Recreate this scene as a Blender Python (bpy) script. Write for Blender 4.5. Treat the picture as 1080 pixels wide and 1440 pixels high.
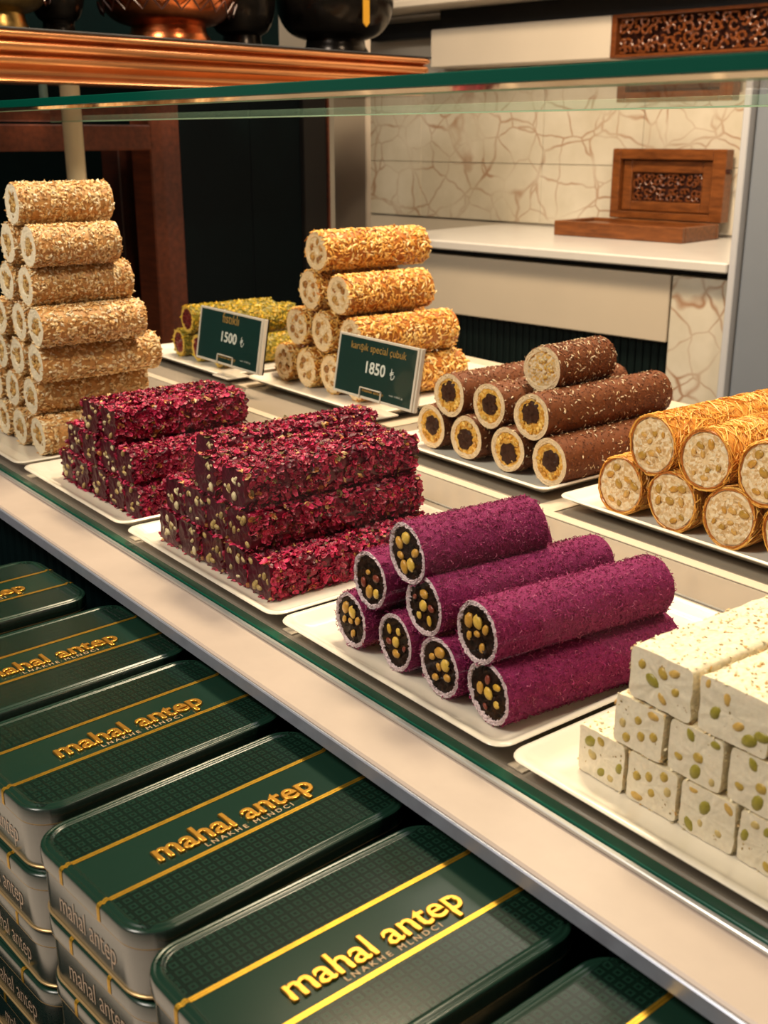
import bpy, math, random
import numpy as np
from mathutils import Vector, Matrix

D = bpy.data
for _o in list(D.objects):
    D.objects.remove(_o, do_unlink=True)
scene = bpy.context.scene
COL = scene.collection
PI = math.pi

# ------------------------------------------------------------------ camera
PITCH = math.atan2(530, 1590.0)
HEAD = math.radians(37.8)
cam_d = D.cameras.new('camera')
cam = D.objects.new('camera', cam_d)
COL.objects.link(cam)
h = Vector((-math.cos(HEAD), math.sin(HEAD), 0))
fwd = h * math.cos(PITCH) - Vector((0, 0, 1)) * math.sin(PITCH)
cam.location = (0, 0, 0.385)
cam.rotation_euler = fwd.to_track_quat('-Z', 'Y').to_euler()
cam_d.sensor_fit = 'HORIZONTAL'
cam_d.sensor_width = 36.0
cam_d.lens = 1590.0 / 1080.0 * 36.0
cam_d.clip_start = 0.02
cam_d.clip_end = 50
cam_d.dof.use_dof = True
cam_d.dof.focus_distance = 0.95
cam_d.dof.aperture_fstop = 18.0
scene.camera = cam

# ------------------------------------------------------------------ world, lamps, exposure
w = D.worlds.new('room_ambience')
scene.world = w
w.use_nodes = True
bg = w.node_tree.nodes['Background']
bg.inputs[0].default_value = (1.0, 0.86, 0.72, 1)
bg.inputs[1].default_value = 0.10

def area(name, loc, target, sx, sy, power, col, spread=PI):
    l = D.lights.new(name, 'AREA')
    l.shape = 'RECTANGLE'
    l.size = sx
    l.size_y = sy
    l.energy = power
    l.color = col
    l.spread = spread
    o = D.objects.new(name, l)
    COL.objects.link(o)
    o.location = loc
    d = Vector(target) - Vector(loc)
    o.rotation_euler = d.to_track_quat('-Z', 'Y').to_euler()
    return o

WARM = (1.0, 0.78, 0.56)
area('display_lamp', (-0.15, 1.15, 1.75), (-0.75, 0.70, 0.0), 0.25, 0.25, 19, WARM)
area('display_lamp', (-1.15, 1.25, 1.75), (-1.30, 0.85, 0.0), 0.25, 0.25, 27, WARM)
area('front_fill', (-0.7, -0.9, 1.45), (-0.85, 0.6, 0.1), 0.6, 0.6, 11, (1.0, 0.87, 0.72))  # unseen fill, added to brighten the front faces of the sweets
area('floor_fill', (-0.9, -0.9, 1.9), (-1.2, -0.6, -0.9), 0.6, 0.6, 55, (1.0, 0.90, 0.80))  # unseen fill, added to brighten the floor that the tin ends reflect
area('back_lamp', (-1.85, 2.0, 1.75), (-2.0, 2.35, 0.1), 0.8, 0.3, 9.5, (1.0, 0.88, 0.74))
area('copper_fill', (-1.5, 1.2, 1.7), (-1.30, 1.6, 0.55), 0.3, 0.3, 34, (1.0, 0.76, 0.50))  # unseen warm fill, added for highlights on the copper moulding and bowls

scene.view_settings.view_transform = 'Standard'
scene.view_settings.look = 'None'
scene.view_settings.exposure = 0.0
scene.view_settings.gamma = 1.0
scene.view_settings.use_curve_mapping = False

# ------------------------------------------------------------------ helpers
def lin(r, g, b):
    def f(c):
        c /= 255.0
        return c / 12.92 if c <= 0.04045 else ((c + 0.055) / 1.055) ** 2.4
    return (f(r), f(g), f(b), 1.0)

class NT:
    def __init__(s, name):
        s.m = D.materials.new(name)
        s.m.use_nodes = True
        s.t = s.m.node_tree
        s.b = s.t.nodes['Principled BSDF']
        s.out = s.t.nodes['Material Output']
    def n(s, typ, **kw):
        x = s.t.nodes.new(typ)
        for k, v in kw.items():
            if k.startswith('i_'):
                x.inputs[int(k[2:])].default_value = v
            else:
                setattr(x, k, v)
        return x
    def l(s, a, b):
        s.t.links.new(a, b)
    def set(s, **kw):
        for k, v in kw.items():
            s.b.inputs[k.replace('_', ' ')].default_value = v
    def noise(s, scale, detail=4, rough=0.6, coord='Object', stretch=None):
        tc = s.n('ShaderNodeTexCoord')
        nz = s.n('ShaderNodeTexNoise')
        nz.inputs['Scale'].default_value = scale
        nz.inputs['Detail'].default_value = detail
        nz.inputs['Roughness'].default_value = rough
        src = tc.outputs[coord]
        if stretch:
            mp = s.n('ShaderNodeMapping')
            mp.inputs['Scale'].default_value = stretch
            s.l(src, mp.inputs[0])
            src = mp.outputs[0]
        s.l(src, nz.inputs['Vector'])
        return nz
    def ramp(s, fac, stops):
        r = s.n('ShaderNodeValToRGB')
        el = r.color_ramp.elements
        while len(el) < len(stops):
            el.new(0.5)
        for e, (p, c) in zip(el, stops):
            e.position = p
            e.color = c
        s.l(fac, r.inputs[0])
        return r
    def bump(s, hgt, strength=0.3, dist=0.001):
        b = s.n('ShaderNodeBump')
        b.inputs['Strength'].default_value = strength
        b.inputs['Distance'].default_value = dist
        s.l(hgt, b.inputs['Height'])
        s.l(b.outputs[0], s.b.inputs['Normal'])
        return b
    def math(s, op, a, b=None):
        x = s.n('ShaderNodeMath', operation=op)
        for i, v in enumerate((a, b)):
            if v is None:
                continue
            if isinstance(v, (int, float)):
                x.inputs[i].default_value = v
            else:
                s.l(v, x.inputs[i])
        return x.outputs[0]

def plain(name, col, rough=0.5, metal=0.0, spec=0.5, noise=None, bump=0.0, coat=0.0, amt=0.12, sub=0.0):
    k = NT(name)
    k.set(Base_Color=col, Roughness=rough, Metallic=metal, Specular_IOR_Level=spec, Coat_Weight=coat)
    if sub:
        k.set(Subsurface_Weight=sub, Subsurface_Scale=0.006)
        k.b.inputs['Subsurface Radius'].default_value = (1, 0.6, 0.4)
    if noise:
        nz = k.noise(noise)
        a = tuple(c * (1 - amt) for c in col[:3]) + (1,)
        b = tuple(min(1, c * (1 + amt)) for c in col[:3]) + (1,)
        r = k.ramp(nz.outputs[0], [(0.3, a), (0.7, b)])
        k.l(r.outputs[0], k.b.inputs['Base Color'])
        if bump:
            k.bump(nz.outputs[0], bump)
    return k.m

def tinted(name, rough=0.5, spec=0.5, scale=900, amt=0.35, bump=0.4, sub=0.0, coat=0.0, dist=0.0006):
    """surface whose colour comes from the per-face attribute, with fine grain"""
    k = NT(name)
    k.set(Roughness=rough, Specular_IOR_Level=spec, Coat_Weight=coat, Coat_Roughness=0.2)
    if sub:
        k.set(Subsurface_Weight=sub, Subsurface_Scale=0.004)
        k.b.inputs['Subsurface Radius'].default_value = (1, 0.6, 0.4)
    a = k.n('ShaderNodeAttribute', attribute_name='tint')
    nz = k.noise(scale, 3)
    r = k.ramp(nz.outputs[0], [(0.25, (1 - amt,) * 3 + (1,)), (0.75, (1 + amt * 0.6,) * 3 + (1,))])
    mx = k.n('ShaderNodeMix', data_type='RGBA', blend_type='MULTIPLY')
    mx.inputs[0].default_value = 1.0
    k.l(a.outputs['Color'], mx.inputs[6])
    k.l(r.outputs[0], mx.inputs[7])
    k.l(mx.outputs[2], k.b.inputs['Base Color'])
    if bump:
        k.bump(nz.outputs[0], bump, dist)
    return k.m

class MB:
    """numpy mesh buffer"""
    def __init__(s):
        s.V = []
        s.F = []
        s.C = []
        s.M = []
        s.n = 0
    def add(s, V, F, col=None, mat=0):
        V = np.asarray(V, float)
        s.V.append(V)
        for f in F:
            s.F.append([i + s.n for i in f])
        nf = len(F)
        if col is None:
            col = (1, 1, 1, 1)
        c = np.asarray(col, float)
        if c.ndim == 1:
            c = np.tile(c, (nf, 1))
        s.C.append(c)
        s.M += [mat] * nf
        s.n += len(V)
        return s
    def box(s, x0, x1, y0, y1, z0, z1, mat=0, col=None):
        V = [(x, y, z) for z in (z0, z1) for y in (y0, y1) for x in (x0, x1)]
        F = [(0, 2, 3, 1), (4, 5, 7, 6), (0, 1, 5, 4), (2, 6, 7, 3), (0, 4, 6, 2), (1, 3, 7, 5)]
        return s.add(V, F, col, mat)
    def bbox(s, x0, x1, y0, y1, z0, z1, b=0.002, mat=0):
        """box with chamfered edges"""
        r1 = rect(x0 + b, x1 - b, y0 + b, y1 - b)
        r0 = chamf(x0, x1, y0, y1, b)
        rings = [ring(chamf(x0 + b, x1 - b, y0 + b, y1 - b, b * 0.5), z0), ring(r0, z0 + b),
                 ring(r0, z1 - b), ring(chamf(x0 + b, x1 - b, y0 + b, y1 - b, b * 0.5), z1)]
        return s.loft(rings, mat=mat)
    def loft(s, rings, cap0=True, cap1=True, mat=0, closed=True, col=None):
        k = len(rings[0])
        V = np.concatenate([np.asarray(r, float) for r in rings])
        F = []
        for i in range(len(rings) - 1):
            for j in range(k if closed else k - 1):
                a = i * k + j
                b = i * k + (j + 1) % k
                F.append((a, b, b + k, a + k))
        if cap0:
            F.append(tuple(range(k - 1, -1, -1)))
        if cap1:
            F.append(tuple((len(rings) - 1) * k + j for j in range(k)))
        return s.add(V, F, col, mat)
    def tube(s, pts, r, n=8, mat=0, closed=False, cap=True, col=None):
        pts = [np.asarray(p, float) for p in pts]
        N = len(pts)
        rings = []
        rr = r if hasattr(r, '__len__') else [r] * N
        up = None
        for i, p in enumerate(pts):
            a = pts[(i - 1) % N] if (closed or i > 0) else p
            b = pts[(i + 1) % N] if (closed or i < N - 1) else p
            d = b - a
            d = d / (np.linalg.norm(d) + 1e-12)
            if up is None:
                up = np.array([0, 0, 1.0]) if abs(d[2]) < 0.9 else np.array([1.0, 0, 0])
            x = np.cross(d, up)
            x /= np.linalg.norm(x) + 1e-12
            y = np.cross(x, d)
            up = y
            rings.append([p + rr[i] * (math.cos(2 * PI * j / n) * x + math.sin(2 * PI * j / n) * y) for j in range(n)])
        if closed:
            rings.append(rings[0])
        return s.loft(rings, cap and not closed, cap and not closed, mat, col=col)
    def lathe(s, prof, c=(0, 0), n=32, mat=0, cap0=True, cap1=True):
        rings = [[(c[0] + r * math.cos(2 * PI * j / n), c[1] + r * math.sin(2 * PI * j / n), z) for j in range(n)] for r, z in prof]
        return s.loft(rings, cap0, cap1, mat)
    def mesh(s, name, mats, smooth=True, angle=40):
        me = D.meshes.new(name)
        V = np.concatenate(s.V)
        me.from_pydata(V.tolist(), [], s.F)
        if not isinstance(mats, (list, tuple)):
            mats = [mats]
        for m in mats:
            me.materials.append(m)
        if len(mats) > 1:
            me.polygons.foreach_set('material_index', s.M)
        at = me.attributes.new('tint', 'FLOAT_COLOR', 'FACE')
        at.data.foreach_set('color', np.concatenate(s.C).astype(np.float32).ravel())
        if smooth:
            me.polygons.foreach_set('use_smooth', [True] * len(me.polygons))
            if angle is not None:
                me.set_sharp_from_angle(angle=math.radians(angle))
        me.update()
        return me

def rect(x0, x1, y0, y1):
    return [(x0, y0), (x1, y0), (x1, y1), (x0, y1)]

def chamf(x0, x1, y0, y1, b):
    return [(x0 + b, y0), (x1 - b, y0), (x1, y0 + b), (x1, y1 - b), (x1 - b, y1), (x0 + b, y1), (x0, y1 - b), (x0, y0 + b)]

def rrect(w, l, r, n=7):
    """rounded rectangle w (x) by l (y) centred on the origin"""
    P = []
    for cx, cy, a0 in ((w / 2 - r, -l / 2 + r, -PI / 2), (w / 2 - r, l / 2 - r, 0), (-w / 2 + r, l / 2 - r, PI / 2), (-w / 2 + r, -l / 2 + r, PI)):
        for i in range(n + 1):
            a = a0 + PI / 2 * i / n
            P.append((cx + r * math.cos(a), cy + r * math.sin(a)))
    return P

def ring(P, z):
    return [(x, y, z) for x, y in P]

def link(name, me, parent=None, loc=None, rot=None):
    o = D.objects.new(name, me)
    COL.objects.link(o)
    if parent:
        o.parent = parent
    if loc is not None:
        o.location = loc
    if rot is not None:
        o.rotation_euler = rot
    return o

def tag(o, label, cat, group=None):
    o['label'] = label
    o['category'] = cat
    if group:
        o['group'] = group
    return o

def struct(o):
    o['kind'] = 'structure'
    return o

def stuff(o):
    o['kind'] = 'stuff'
    return o

def empty(name, loc, rz=0.0):
    o = D.objects.new(name, None)
    o.empty_display_size = 0.02
    COL.objects.link(o)
    o.location = loc
    o.rotation_euler = (0, 0, rz)
    return o

def copy_tree(o, parent=None):
    c = o.copy()
    COL.objects.link(c)
    if parent is not None:
        c.parent = parent
    for ch in list(o.children):
        copy_tree(ch, c)
    return c

def drop_tree(o):
    for ch in list(o.children):
        drop_tree(ch)
    D.objects.remove(o, do_unlink=True)

def text_mesh(name, body, mat, width=None, height=None, weight=0.0, extrude=0.0, bevel=0.0, align='CENTER', shear=0.0, space=1.0):
    """letters as a mesh in the XY plane, scaled to a width (and a glyph height)"""
    cu = D.curves.new(name, 'FONT')
    cu.body = body
    cu.size = 1.0
    cu.align_x = align
    cu.offset = weight
    cu.shear = shear
    cu.space_character = space
    cu.resolution_u = 4
    ob = D.objects.new(name, cu)
    COL.objects.link(ob)
    dg = bpy.context.evaluated_depsgraph_get()
    me0 = D.meshes.new_from_object(ob.evaluated_get(dg))
    co = np.empty(len(me0.vertices) * 3)
    me0.vertices.foreach_get('co', co)
    co = co.reshape(-1, 3)
    wd = co[:, 0].max() - co[:, 0].min()
    hg = co[:, 1].max() - co[:, 1].min()
    sx = width / wd
    sy = height / hg if height else sx
    D.meshes.remove(me0)
    if extrude:
        cu.extrude = extrude / sx
        cu.bevel_depth = bevel / sx
        cu.bevel_resolution = 2
        cu.offset = weight - bevel / sx * 0.5
        dg = bpy.context.evaluated_depsgraph_get()
        dg.update()
    me = D.meshes.new_from_object(ob.evaluated_get(dg))
    co = np.empty(len(me.vertices) * 3)
    me.vertices.foreach_get('co', co)
    co = co.reshape(-1, 3)
    co[:, 0] *= sx
    co[:, 1] *= sy
    co[:, 2] *= sx
    me.vertices.foreach_set('co', co.ravel())
    me.materials.clear()
    me.materials.append(mat)
    me.name = name
    me.update()
    D.objects.remove(ob, do_unlink=True)
    D.curves.remove(cu)
    return me

# ------------------------------------------------------------------ materials
M = {}
def thin_glass(name, tintc, ior=1.3, rough=0.0):
    k = NT(name)
    k.t.nodes.remove(k.b)
    tr = k.n('ShaderNodeBsdfTransparent')
    tr.inputs[0].default_value = tintc
    gl = k.n('ShaderNodeBsdfGlossy')
    gl.inputs['Roughness'].default_value = rough
    fr = k.n('ShaderNodeFresnel')
    fr.inputs[0].default_value = ior
    mx = k.n('ShaderNodeMixShader')
    k.l(fr.outputs[0], mx.inputs[0])
    k.l(tr.outputs[0], mx.inputs[1])
    k.l(gl.outputs[0], mx.inputs[2])
    k.l(mx.outputs[0], k.out.inputs[0])
    return k.m
M['glass'] = thin_glass('clear_glass', (0.985, 0.995, 0.985, 1), 1.22)
M['shelf_glass'] = thin_glass('shelf_glass', (0.93, 0.965, 0.93, 1), 1.16)
M['acrylic'] = thin_glass('clear_acrylic', (0.97, 0.97, 0.96, 1), 1.3)
M['glass_edge'] = plain('green_glass_edge', lin(2, 66, 52), 0.12, spec=0.7)
M['bevel'] = plain('polished_glass_bevel', lin(205, 190, 165), 0.06, metal=0.9)
M['glass_lip'] = plain('pale_glass_lip', lin(170, 205, 170), 0.2)
M['glass_foot'] = plain('green_glass_foot', lin(14, 74, 56), 0.15, spec=0.6)
M['ledge'] = plain('cream_composite', lin(168, 152, 138), 0.42, noise=18, amt=0.05, bump=0.02)
M['trim'] = plain('brushed_trim', lin(150, 155, 168), 0.35, metal=0.55, noise=60, amt=0.08)
M['channel'] = plain('aluminium_channel', lin(190, 190, 185), 0.3, metal=0.7)
M['deck'] = plain('grey_glossy_deck', lin(148, 138, 124), 0.22, noise=8, amt=0.05)
M['rail'] = plain('cream_rail', lin(204, 190, 168), 0.3)
M['porcelain'] = plain('ivory_porcelain', lin(230, 223, 209), 0.18, noise=30, amt=0.02, coat=0.3)
M['dark_green'] = plain('dark_green_lacquer', lin(8, 20, 18), 0.5, spec=0.2, noise=12, amt=0.2)
M['black_green'] = plain('black_green_panel', lin(2, 14, 15), 0.6, spec=0.04, noise=10, amt=0.2)
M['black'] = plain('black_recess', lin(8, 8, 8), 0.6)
M['beige'] = plain('beige_lacquer', lin(196, 182, 160), 0.4, noise=6, amt=0.03)
M['white_paint'] = plain('warm_white_paint', lin(205, 194, 176), 0.5, noise=5, amt=0.03)
M['pillar'] = plain('greige_pillar_paint', lin(176, 164, 148), 0.5, noise=5, amt=0.03)
M['worktop'] = plain('white_stone_worktop', lin(206, 201, 193), 0.25, noise=20, amt=0.03)
M['greyblue'] = plain('grey_blue_panel', lin(120, 126, 134), 0.4, noise=5, amt=0.04)
M['white_edge'] = plain('white_panel_edge', lin(186, 186, 188), 0.4)
M['floor'] = plain('pale_stone_floor', lin(205, 196, 184), 0.4, noise=4, amt=0.06)
M['pole'] = plain('cream_pole', lin(228, 212, 176), 0.4)
M['cyan_pole'] = plain('grey_green_rod', lin(120, 150, 145), 0.4)

def wood(name, c0, c1, rough=0.35, scale=14, stretch=(1, 6, 6)):
    k = NT(name)
    k.set(Roughness=rough)
    nz = k.noise(scale, 6, 0.65, stretch=stretch)
    r = k.ramp(nz.outputs[0], [(0.3, c0), (0.7, c1)])
    k.l(r.outputs[0], k.b.inputs['Base Color'])
    k.bump(nz.outputs[0], 0.08)
    return k.m
M['wood'] = wood('red_brown_wood', lin(92, 42, 22), lin(134, 66, 36), 0.45)
M['wood_dark'] = wood('dark_wood', lin(38, 16, 10), lin(60, 26, 15))
M['box_wood'] = wood('walnut_wood', lin(84, 44, 16), lin(136, 78, 34), 0.3, 18)
M['carved'] = wood('carved_wood', lin(78, 38, 15), lin(128, 70, 32), 0.3, 40)
M['stile'] = plain('dark_grey_stile', lin(38, 34, 30), 0.55, spec=0.15)
M['copper'] = plain('copper_moulding', lin(212, 146, 96), 0.24, metal=0.92, noise=9, amt=0.12)
M['copper_pot'] = plain('hammered_copper', lin(196, 112, 66), 0.24, metal=1.0, noise=55, amt=0.2, bump=0.25)
M['brass_pot'] = plain('aged_brass', lin(150, 122, 70), 0.3, metal=1.0, noise=60, amt=0.3, bump=0.25)
M['black_pot'] = plain('blackened_metal', lin(34, 30, 26), 0.22, metal=0.8, noise=30, amt=0.5, bump=0.1)
M['gold_tag'] = plain('gold_foil_tag', lin(214, 160, 52), 0.35, metal=0.6)
M['gold'] = plain('gold_foil', lin(206, 160, 52), 0.3, metal=0.85, noise=140, amt=0.15)
M['gold_letter'] = plain('embossed_gold', lin(214, 158, 62), 0.28, metal=0.85)
M['gold_bead'] = plain('gold_seam', lin(178, 150, 104), 0.35, metal=0.7)
M['faint_gold'] = plain('faint_gold_print', lin(176, 144, 104), 0.5)
M['rose_gold'] = plain('pale_rose_print', lin(186, 160, 136), 0.45, metal=0.3)
M['card'] = plain('green_card', lin(12, 52, 46), 0.45, noise=40, amt=0.06)
M['card_white'] = plain('white_print', lin(225, 225, 215), 0.5)
M['card_gold'] = plain('gold_print', lin(186, 146, 74), 0.5)

def marble():
    k = NT('veined_marble')
    k.set(Roughness=0.3)
    tc = k.n('ShaderNodeTexCoord')
    wn = k.noise(5.0, 3)
    ad = k.n('ShaderNodeMix', data_type='RGBA', blend_type='LINEAR_LIGHT')
    ad.inputs[0].default_value = 0.05
    k.l(tc.outputs['Object'], ad.inputs[6])
    k.l(wn.outputs['Color'], ad.inputs[7])
    cols = []
    for sc, wdt in ((10.5, 0.034), (5.2, 0.026)):
        v = k.n('ShaderNodeTexVoronoi', feature='DISTANCE_TO_EDGE')
        v.inputs['Scale'].default_value = sc
        k.l(ad.outputs[2], v.inputs['Vector'])
        r = k.ramp(v.outputs['Distance'], [(0.0, (1, 1, 1, 1)), (wdt, (0, 0, 0, 1))])
        cols.append(r.outputs[0])
    mxv = k.math('MAXIMUM', cols[0], cols[1])
    gate = k.noise(7.0, 2)
    g = k.ramp(gate.outputs[0], [(0.38, (0.12, 0.12, 0.12, 1)), (0.66, (1, 1, 1, 1))])
    fac = k.math('MULTIPLY', mxv, g.outputs[0])
    fac = k.math('MULTIPLY', fac, 0.9)
    cl = k.noise(9, 4)
    base = k.ramp(cl.outputs[0], [(0.3, lin(198, 188, 166)), (0.7, lin(214, 205, 186))])
    mx = k.n('ShaderNodeMix', data_type='RGBA')
    k.l(fac, mx.inputs[0])
    k.l(base.outputs[0], mx.inputs[6])
    mx.inputs[7].default_value = lin(146, 92, 48)
    k.l(mx.outputs[2], k.b.inputs['Base Color'])
    return k.m
M['marble'] = marble()

def tin_mat(name, top):
    """dark green printed tin with an embossed lattice of nested squares"""
    k = NT(name)
    tc = k.n('ShaderNodeTexCoord')
    sp = k.n('ShaderNodeSeparateXYZ')
    k.l(tc.outputs['Object'], sp.inputs[0])
    if top:
        ux, uy = sp.outputs[0], sp.outputs[1]
    else:
        ux = k.math('ADD', sp.outputs[0], sp.outputs[1])
        uy = sp.outputs[2]
    S = 1 / 0.0066
    u = k.math('MULTIPLY', ux, S)
    v = k.math('MULTIPLY', uy, S)
    fu = k.math('ABSOLUTE', k.math('SUBTRACT', k.math('FRACT', u), 0.5))
    fv = k.math('ABSOLUTE', k.math('SUBTRACT', k.math('FRACT', v), 0.5))
    mxd = k.math('MAXIMUM', fu, fv)
    ringv = k.math('SINE', k.math('MULTIPLY', mxd, 2 * PI * 3.0))
    hgt = k.math('GREATER_THAN', ringv, 0.1)
    if top:
        band = k.math('GREATER_THAN', k.math('ABSOLUTE', sp.outputs[0]), 0.0245)
        hgt = k.math('MULTIPLY', hgt, band)
        hgt = k.math('MULTIPLY', hgt, k.math('LESS_THAN', k.math('ABSOLUTE', sp.outputs[0]), 0.0590))
        hgt = k.math('MULTIPLY', hgt, k.math('LESS_THAN', k.math('ABSOLUTE', sp.outputs[1]), 0.0955))
    nz = k.noise(6, 2)
    nr = k.math('ADD', k.math('MULTIPLY', nz.outputs[0], 0.08), 0.17)
    k.l(nr, k.b.inputs['Roughness'])
    cr = k.ramp(hgt, [(0.0, lin(19, 42, 32)), (1.0, lin(9, 25, 18))])
    k.l(cr.outputs[0], k.b.inputs['Base Color'])
    k.set(Metallic=0.0, Specular_IOR_Level=0.22 if top else 0.9, Coat_Weight=0.0 if top else 1.0, Coat_Roughness=0.2)
    k.b.inputs['Coat IOR'].default_value = 1.5 if top else 2.2
    k.bump(hgt, 0.6 if top else 0.3, 0.0004)
    return k.m
M['tin_lid'] = tin_mat('green_tin_lid', True)
M['tin_side'] = tin_mat('green_tin_side', False)

# ------------------------------------------------------------------ the setting
def tile_obj(name, parent, x0, x1, y0, y1, z0, z1, mat, b=0.0015):
    m = MB()
    m.bbox(x0, x1, y0, y1, z0, z1, b)
    return link(name, m.mesh(name, mat, True, 30), parent)

fl = MB().box(-6, 3.5, -3.5, 4.5, -0.94, -0.90)
struct(link('floor', fl.mesh('floor', M['floor'], False)))

ROOM = Matrix.Rotation(math.radians(8.5), 4, 'Z')      # the room stands 8.5 degrees off the display counter
def room(o):
    o.matrix_world = ROOM
    return o

BW = 2.711
wb = MB()
wb.box(-3.6, 1.2, BW + 0.0022, BW + 0.13, -0.9, 1.6)
wall_back = room(struct(link('wall_back', wb.mesh('wall_back', M['white_paint'], False))))
# marble slabs on the wall, with recessed joints
xs = [-2.648, -2.43, -1.974, -1.655, -1.30, -0.90]
zs = [0.145, 0.3075, 0.565]
for i in range(len(xs) - 1):
    for j in range(2):
        tile_obj('marble_slab', wall_back, xs[i] + 0.0008, xs[i + 1] - 0.0008, BW - 0.004 + 0.0006 * ((i + j) % 2), BW + 0.010, zs[j] + 0.0008, zs[j + 1] - 0.0008, M['marble'], 0.0008)
pl = MB()
pl.bbox(-2.212, -2.094, 2.126, 2.146, -0.895, 0.62, 0.003)
room(struct(link('trim_1', pl.mesh('trim_1', M['pillar'], True, 30))))
# left wall behind the wooden unit
wl = MB().box(-3.40, -3.30, -0.3, BW, -0.9, 1.6)
room(struct(link('wall_left', wl.mesh('wall_left', M['black_green'], False))))

# white upper wall cabinet
def room_thing(name, label, cat, group=None):
    o = empty(name, (0, 0, 0))
    o.matrix_world = ROOM
    return tag(o, label, cat, group)

def part(name, parent, mb, mat, smooth=True, angle=30):
    return link(name, mb.mesh(name, mat, smooth, angle), parent)

uc = room_thing('upper_cabinet', 'greige wall cabinet high on the back wall beside carved screen', 'cabinet')
part('carcass', uc, MB().bbox(-2.302, -1.703, 2.60, BW - 0.006, 0.567, 0.668, 0.003), M['white_paint'])
part('niche_shade_block', uc, MB().box(-2.60, -2.304, 2.66, BW - 0.006, 0.655, 0.70), M['black'], False)  # solid black block, the dark inside of the niche is put into its colour
part('top_shelf', uc, MB().bbox(-2.62, -1.0, 2.52, BW - 0.006, 0.722, 0.742, 0.003), M['white_paint'])
part('gap_shade_block', uc, MB().box(-2.302, -1.0, 2.64, BW - 0.006, 0.669, 0.721), M['black'], False)  # solid black block in place of the shade under the top shelf

cs = room_thing('carved_screen', 'pierced dark wooden screen with scroll carving above the glass at right', 'screen')
part('backing', cs, MB().box(-1.698, -1.02, 2.63, BW - 0.006, 0.567, 0.668), M['wood_dark'], False)
fr = MB()
fr.bbox(-1.700, -1.686, 2.598, 2.63, 0.567, 0.668, 0.002)
fr.bbox(-1.686, -1.02, 2.598, 2.63, 0.660, 0.668, 0.002)
fr.bbox(-1.686, -1.02, 2.598, 2.63, 0.567, 0.575, 0.002)
part('frame', cs, fr, M['carved'])

def scrollwork(x0, x1, z0, z1, y, cell, seed, r0):
    """interlaced carved rings and leaf arcs"""
    rnd = random.Random(seed)
    m = MB()
    nx = max(2, int((x1 - x0) / cell))
    nz = max(2, int((z1 - z0) / cell))
    for i in range(nx + 1):
        for j in range(nz + 1):
            cx = x0 + (x1 - x0) * i / nx + rnd.uniform(-0.2, 0.2) * cell
            cz = z0 + (z1 - z0) * j / nz + rnd.uniform(-0.2, 0.2) * cell
            cx = min(max(cx, x0 + 0.3 * cell), x1 - 0.3 * cell)
            cz = min(max(cz, z0 + 0.3 * cell), z1 - 0.3 * cell)
            R = cell * rnd.uniform(0.38, 0.62)
            a0 = rnd.uniform(0, 6.28)
            turn = rnd.choice((1, -1)) * rnd.uniform(4.2, 6.2)
            P = []
            for k in range(11):
                t = k / 10
                rr = R * (1 - 0.45 * t)
                px = min(max(cx + rr * math.cos(a0 + turn * t), x0), x1)
                pz = min(max(cz + rr * math.sin(a0 + turn * t), z0), z1)
                P.append((px, y + rnd.uniform(-0.0015, 0.0015), pz))
            m.tube(P, [r0 * (1.15 - 0.5 * abs(k / 10 - 0.4)) for k in range(11)], 5)
    return m
sc = scrollwork(-1.68, -1.02, 0.579, 0.656, 2.612, 0.023, 3, 0.0034)
stuff(part('scroll_carving', cs, sc, M['carved'], True, 60))

# ------------------------------------------------------------------ back counter along the marble wall
bc = room_thing('back_counter', 'beige back counter with drawer front and fluted dark base under marble wall', 'counter')
part('carcass', bc, MB().box(-2.09, -1.10, 2.215, BW - 0.03, -0.895, 0.1185), M['black'], False)
part('drawer_front', bc, MB().bbox(-2.09, -1.240, 2.176, 2.213, -0.040, 0.103, 0.002), M['beige'])
part('side_panel', bc, MB().bbox(-1.236, -1.106, 2.178, 2.213, -0.89, 0.103, 0.002), M['marble'])
for i in range(43):
    x = -2.085 + i * 0.0195
    part('flute', bc, MB().bbox(x, x + 0.0165, 2.196, 2.213, -0.89, -0.044, 0.003), M['dark_green'])
wt = MB().bbox(-2.092, -1.100, 2.150, BW - 0.006, 0.1190, 0.140, 0.003)
room(tag(link('worktop', wt.mesh('worktop', M['worktop'], True, 30)), 'white stone worktop lying on the beige back counter', 'worktop'))

pp = room_thing('partition_panel', 'grey-blue partition panel with white front edge at right of back counter', 'partition')
part('edge_strip', pp, MB().bbox(-1.092, -1.077, 2.140, 2.70, -0.895, 0.47, 0.002), M['white_edge'])
part('panel', pp, MB().bbox(-1.0735, -0.55, 2.160, 2.19, -0.895, 0.47, 0.002), M['greyblue'])

# open wooden box on the worktop
ob = room_thing('wooden_box', 'open carved wooden box with raised lid on the white worktop', 'box')
bt = MB()
X0, X1, Y0, Y1 = -1.755, -1.385, 2.47, 2.648
bt.bbox(X0, X1, Y0, Y0 + 0.014, 0.1405, 0.177, 0.002)
bt.bbox(X0, X1, Y1 - 0.014, Y1, 0.1405, 0.177, 0.002)
bt.bbox(X0, X0 + 0.014, Y0 + 0.014, Y1 - 0.014, 0.1405, 0.177, 0.002)
bt.bbox(X1 - 0.014, X1, Y0 + 0.014, Y1 - 0.014, 0.1405, 0.177, 0.002)
bt.box(X0 + 0.013, X1 - 0.013, Y0 + 0.013, Y1 - 0.013, 0.1405, 0.166)
part('tray_base', ob, bt, M['box_wood'])
part('inlay_panel', ob, MB().bbox(X0 + 0.03, X1 - 0.03, Y0 + 0.03, Y1 - 0.03, 0.166, 0.170, 0.001), M['carved'])
LX0, LX1 = -1.708, -1.385
ld = MB()
ld.bbox(LX0, LX0 + 0.024, 2.652, 2.69, 0.178, 0.352, 0.002)
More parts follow.
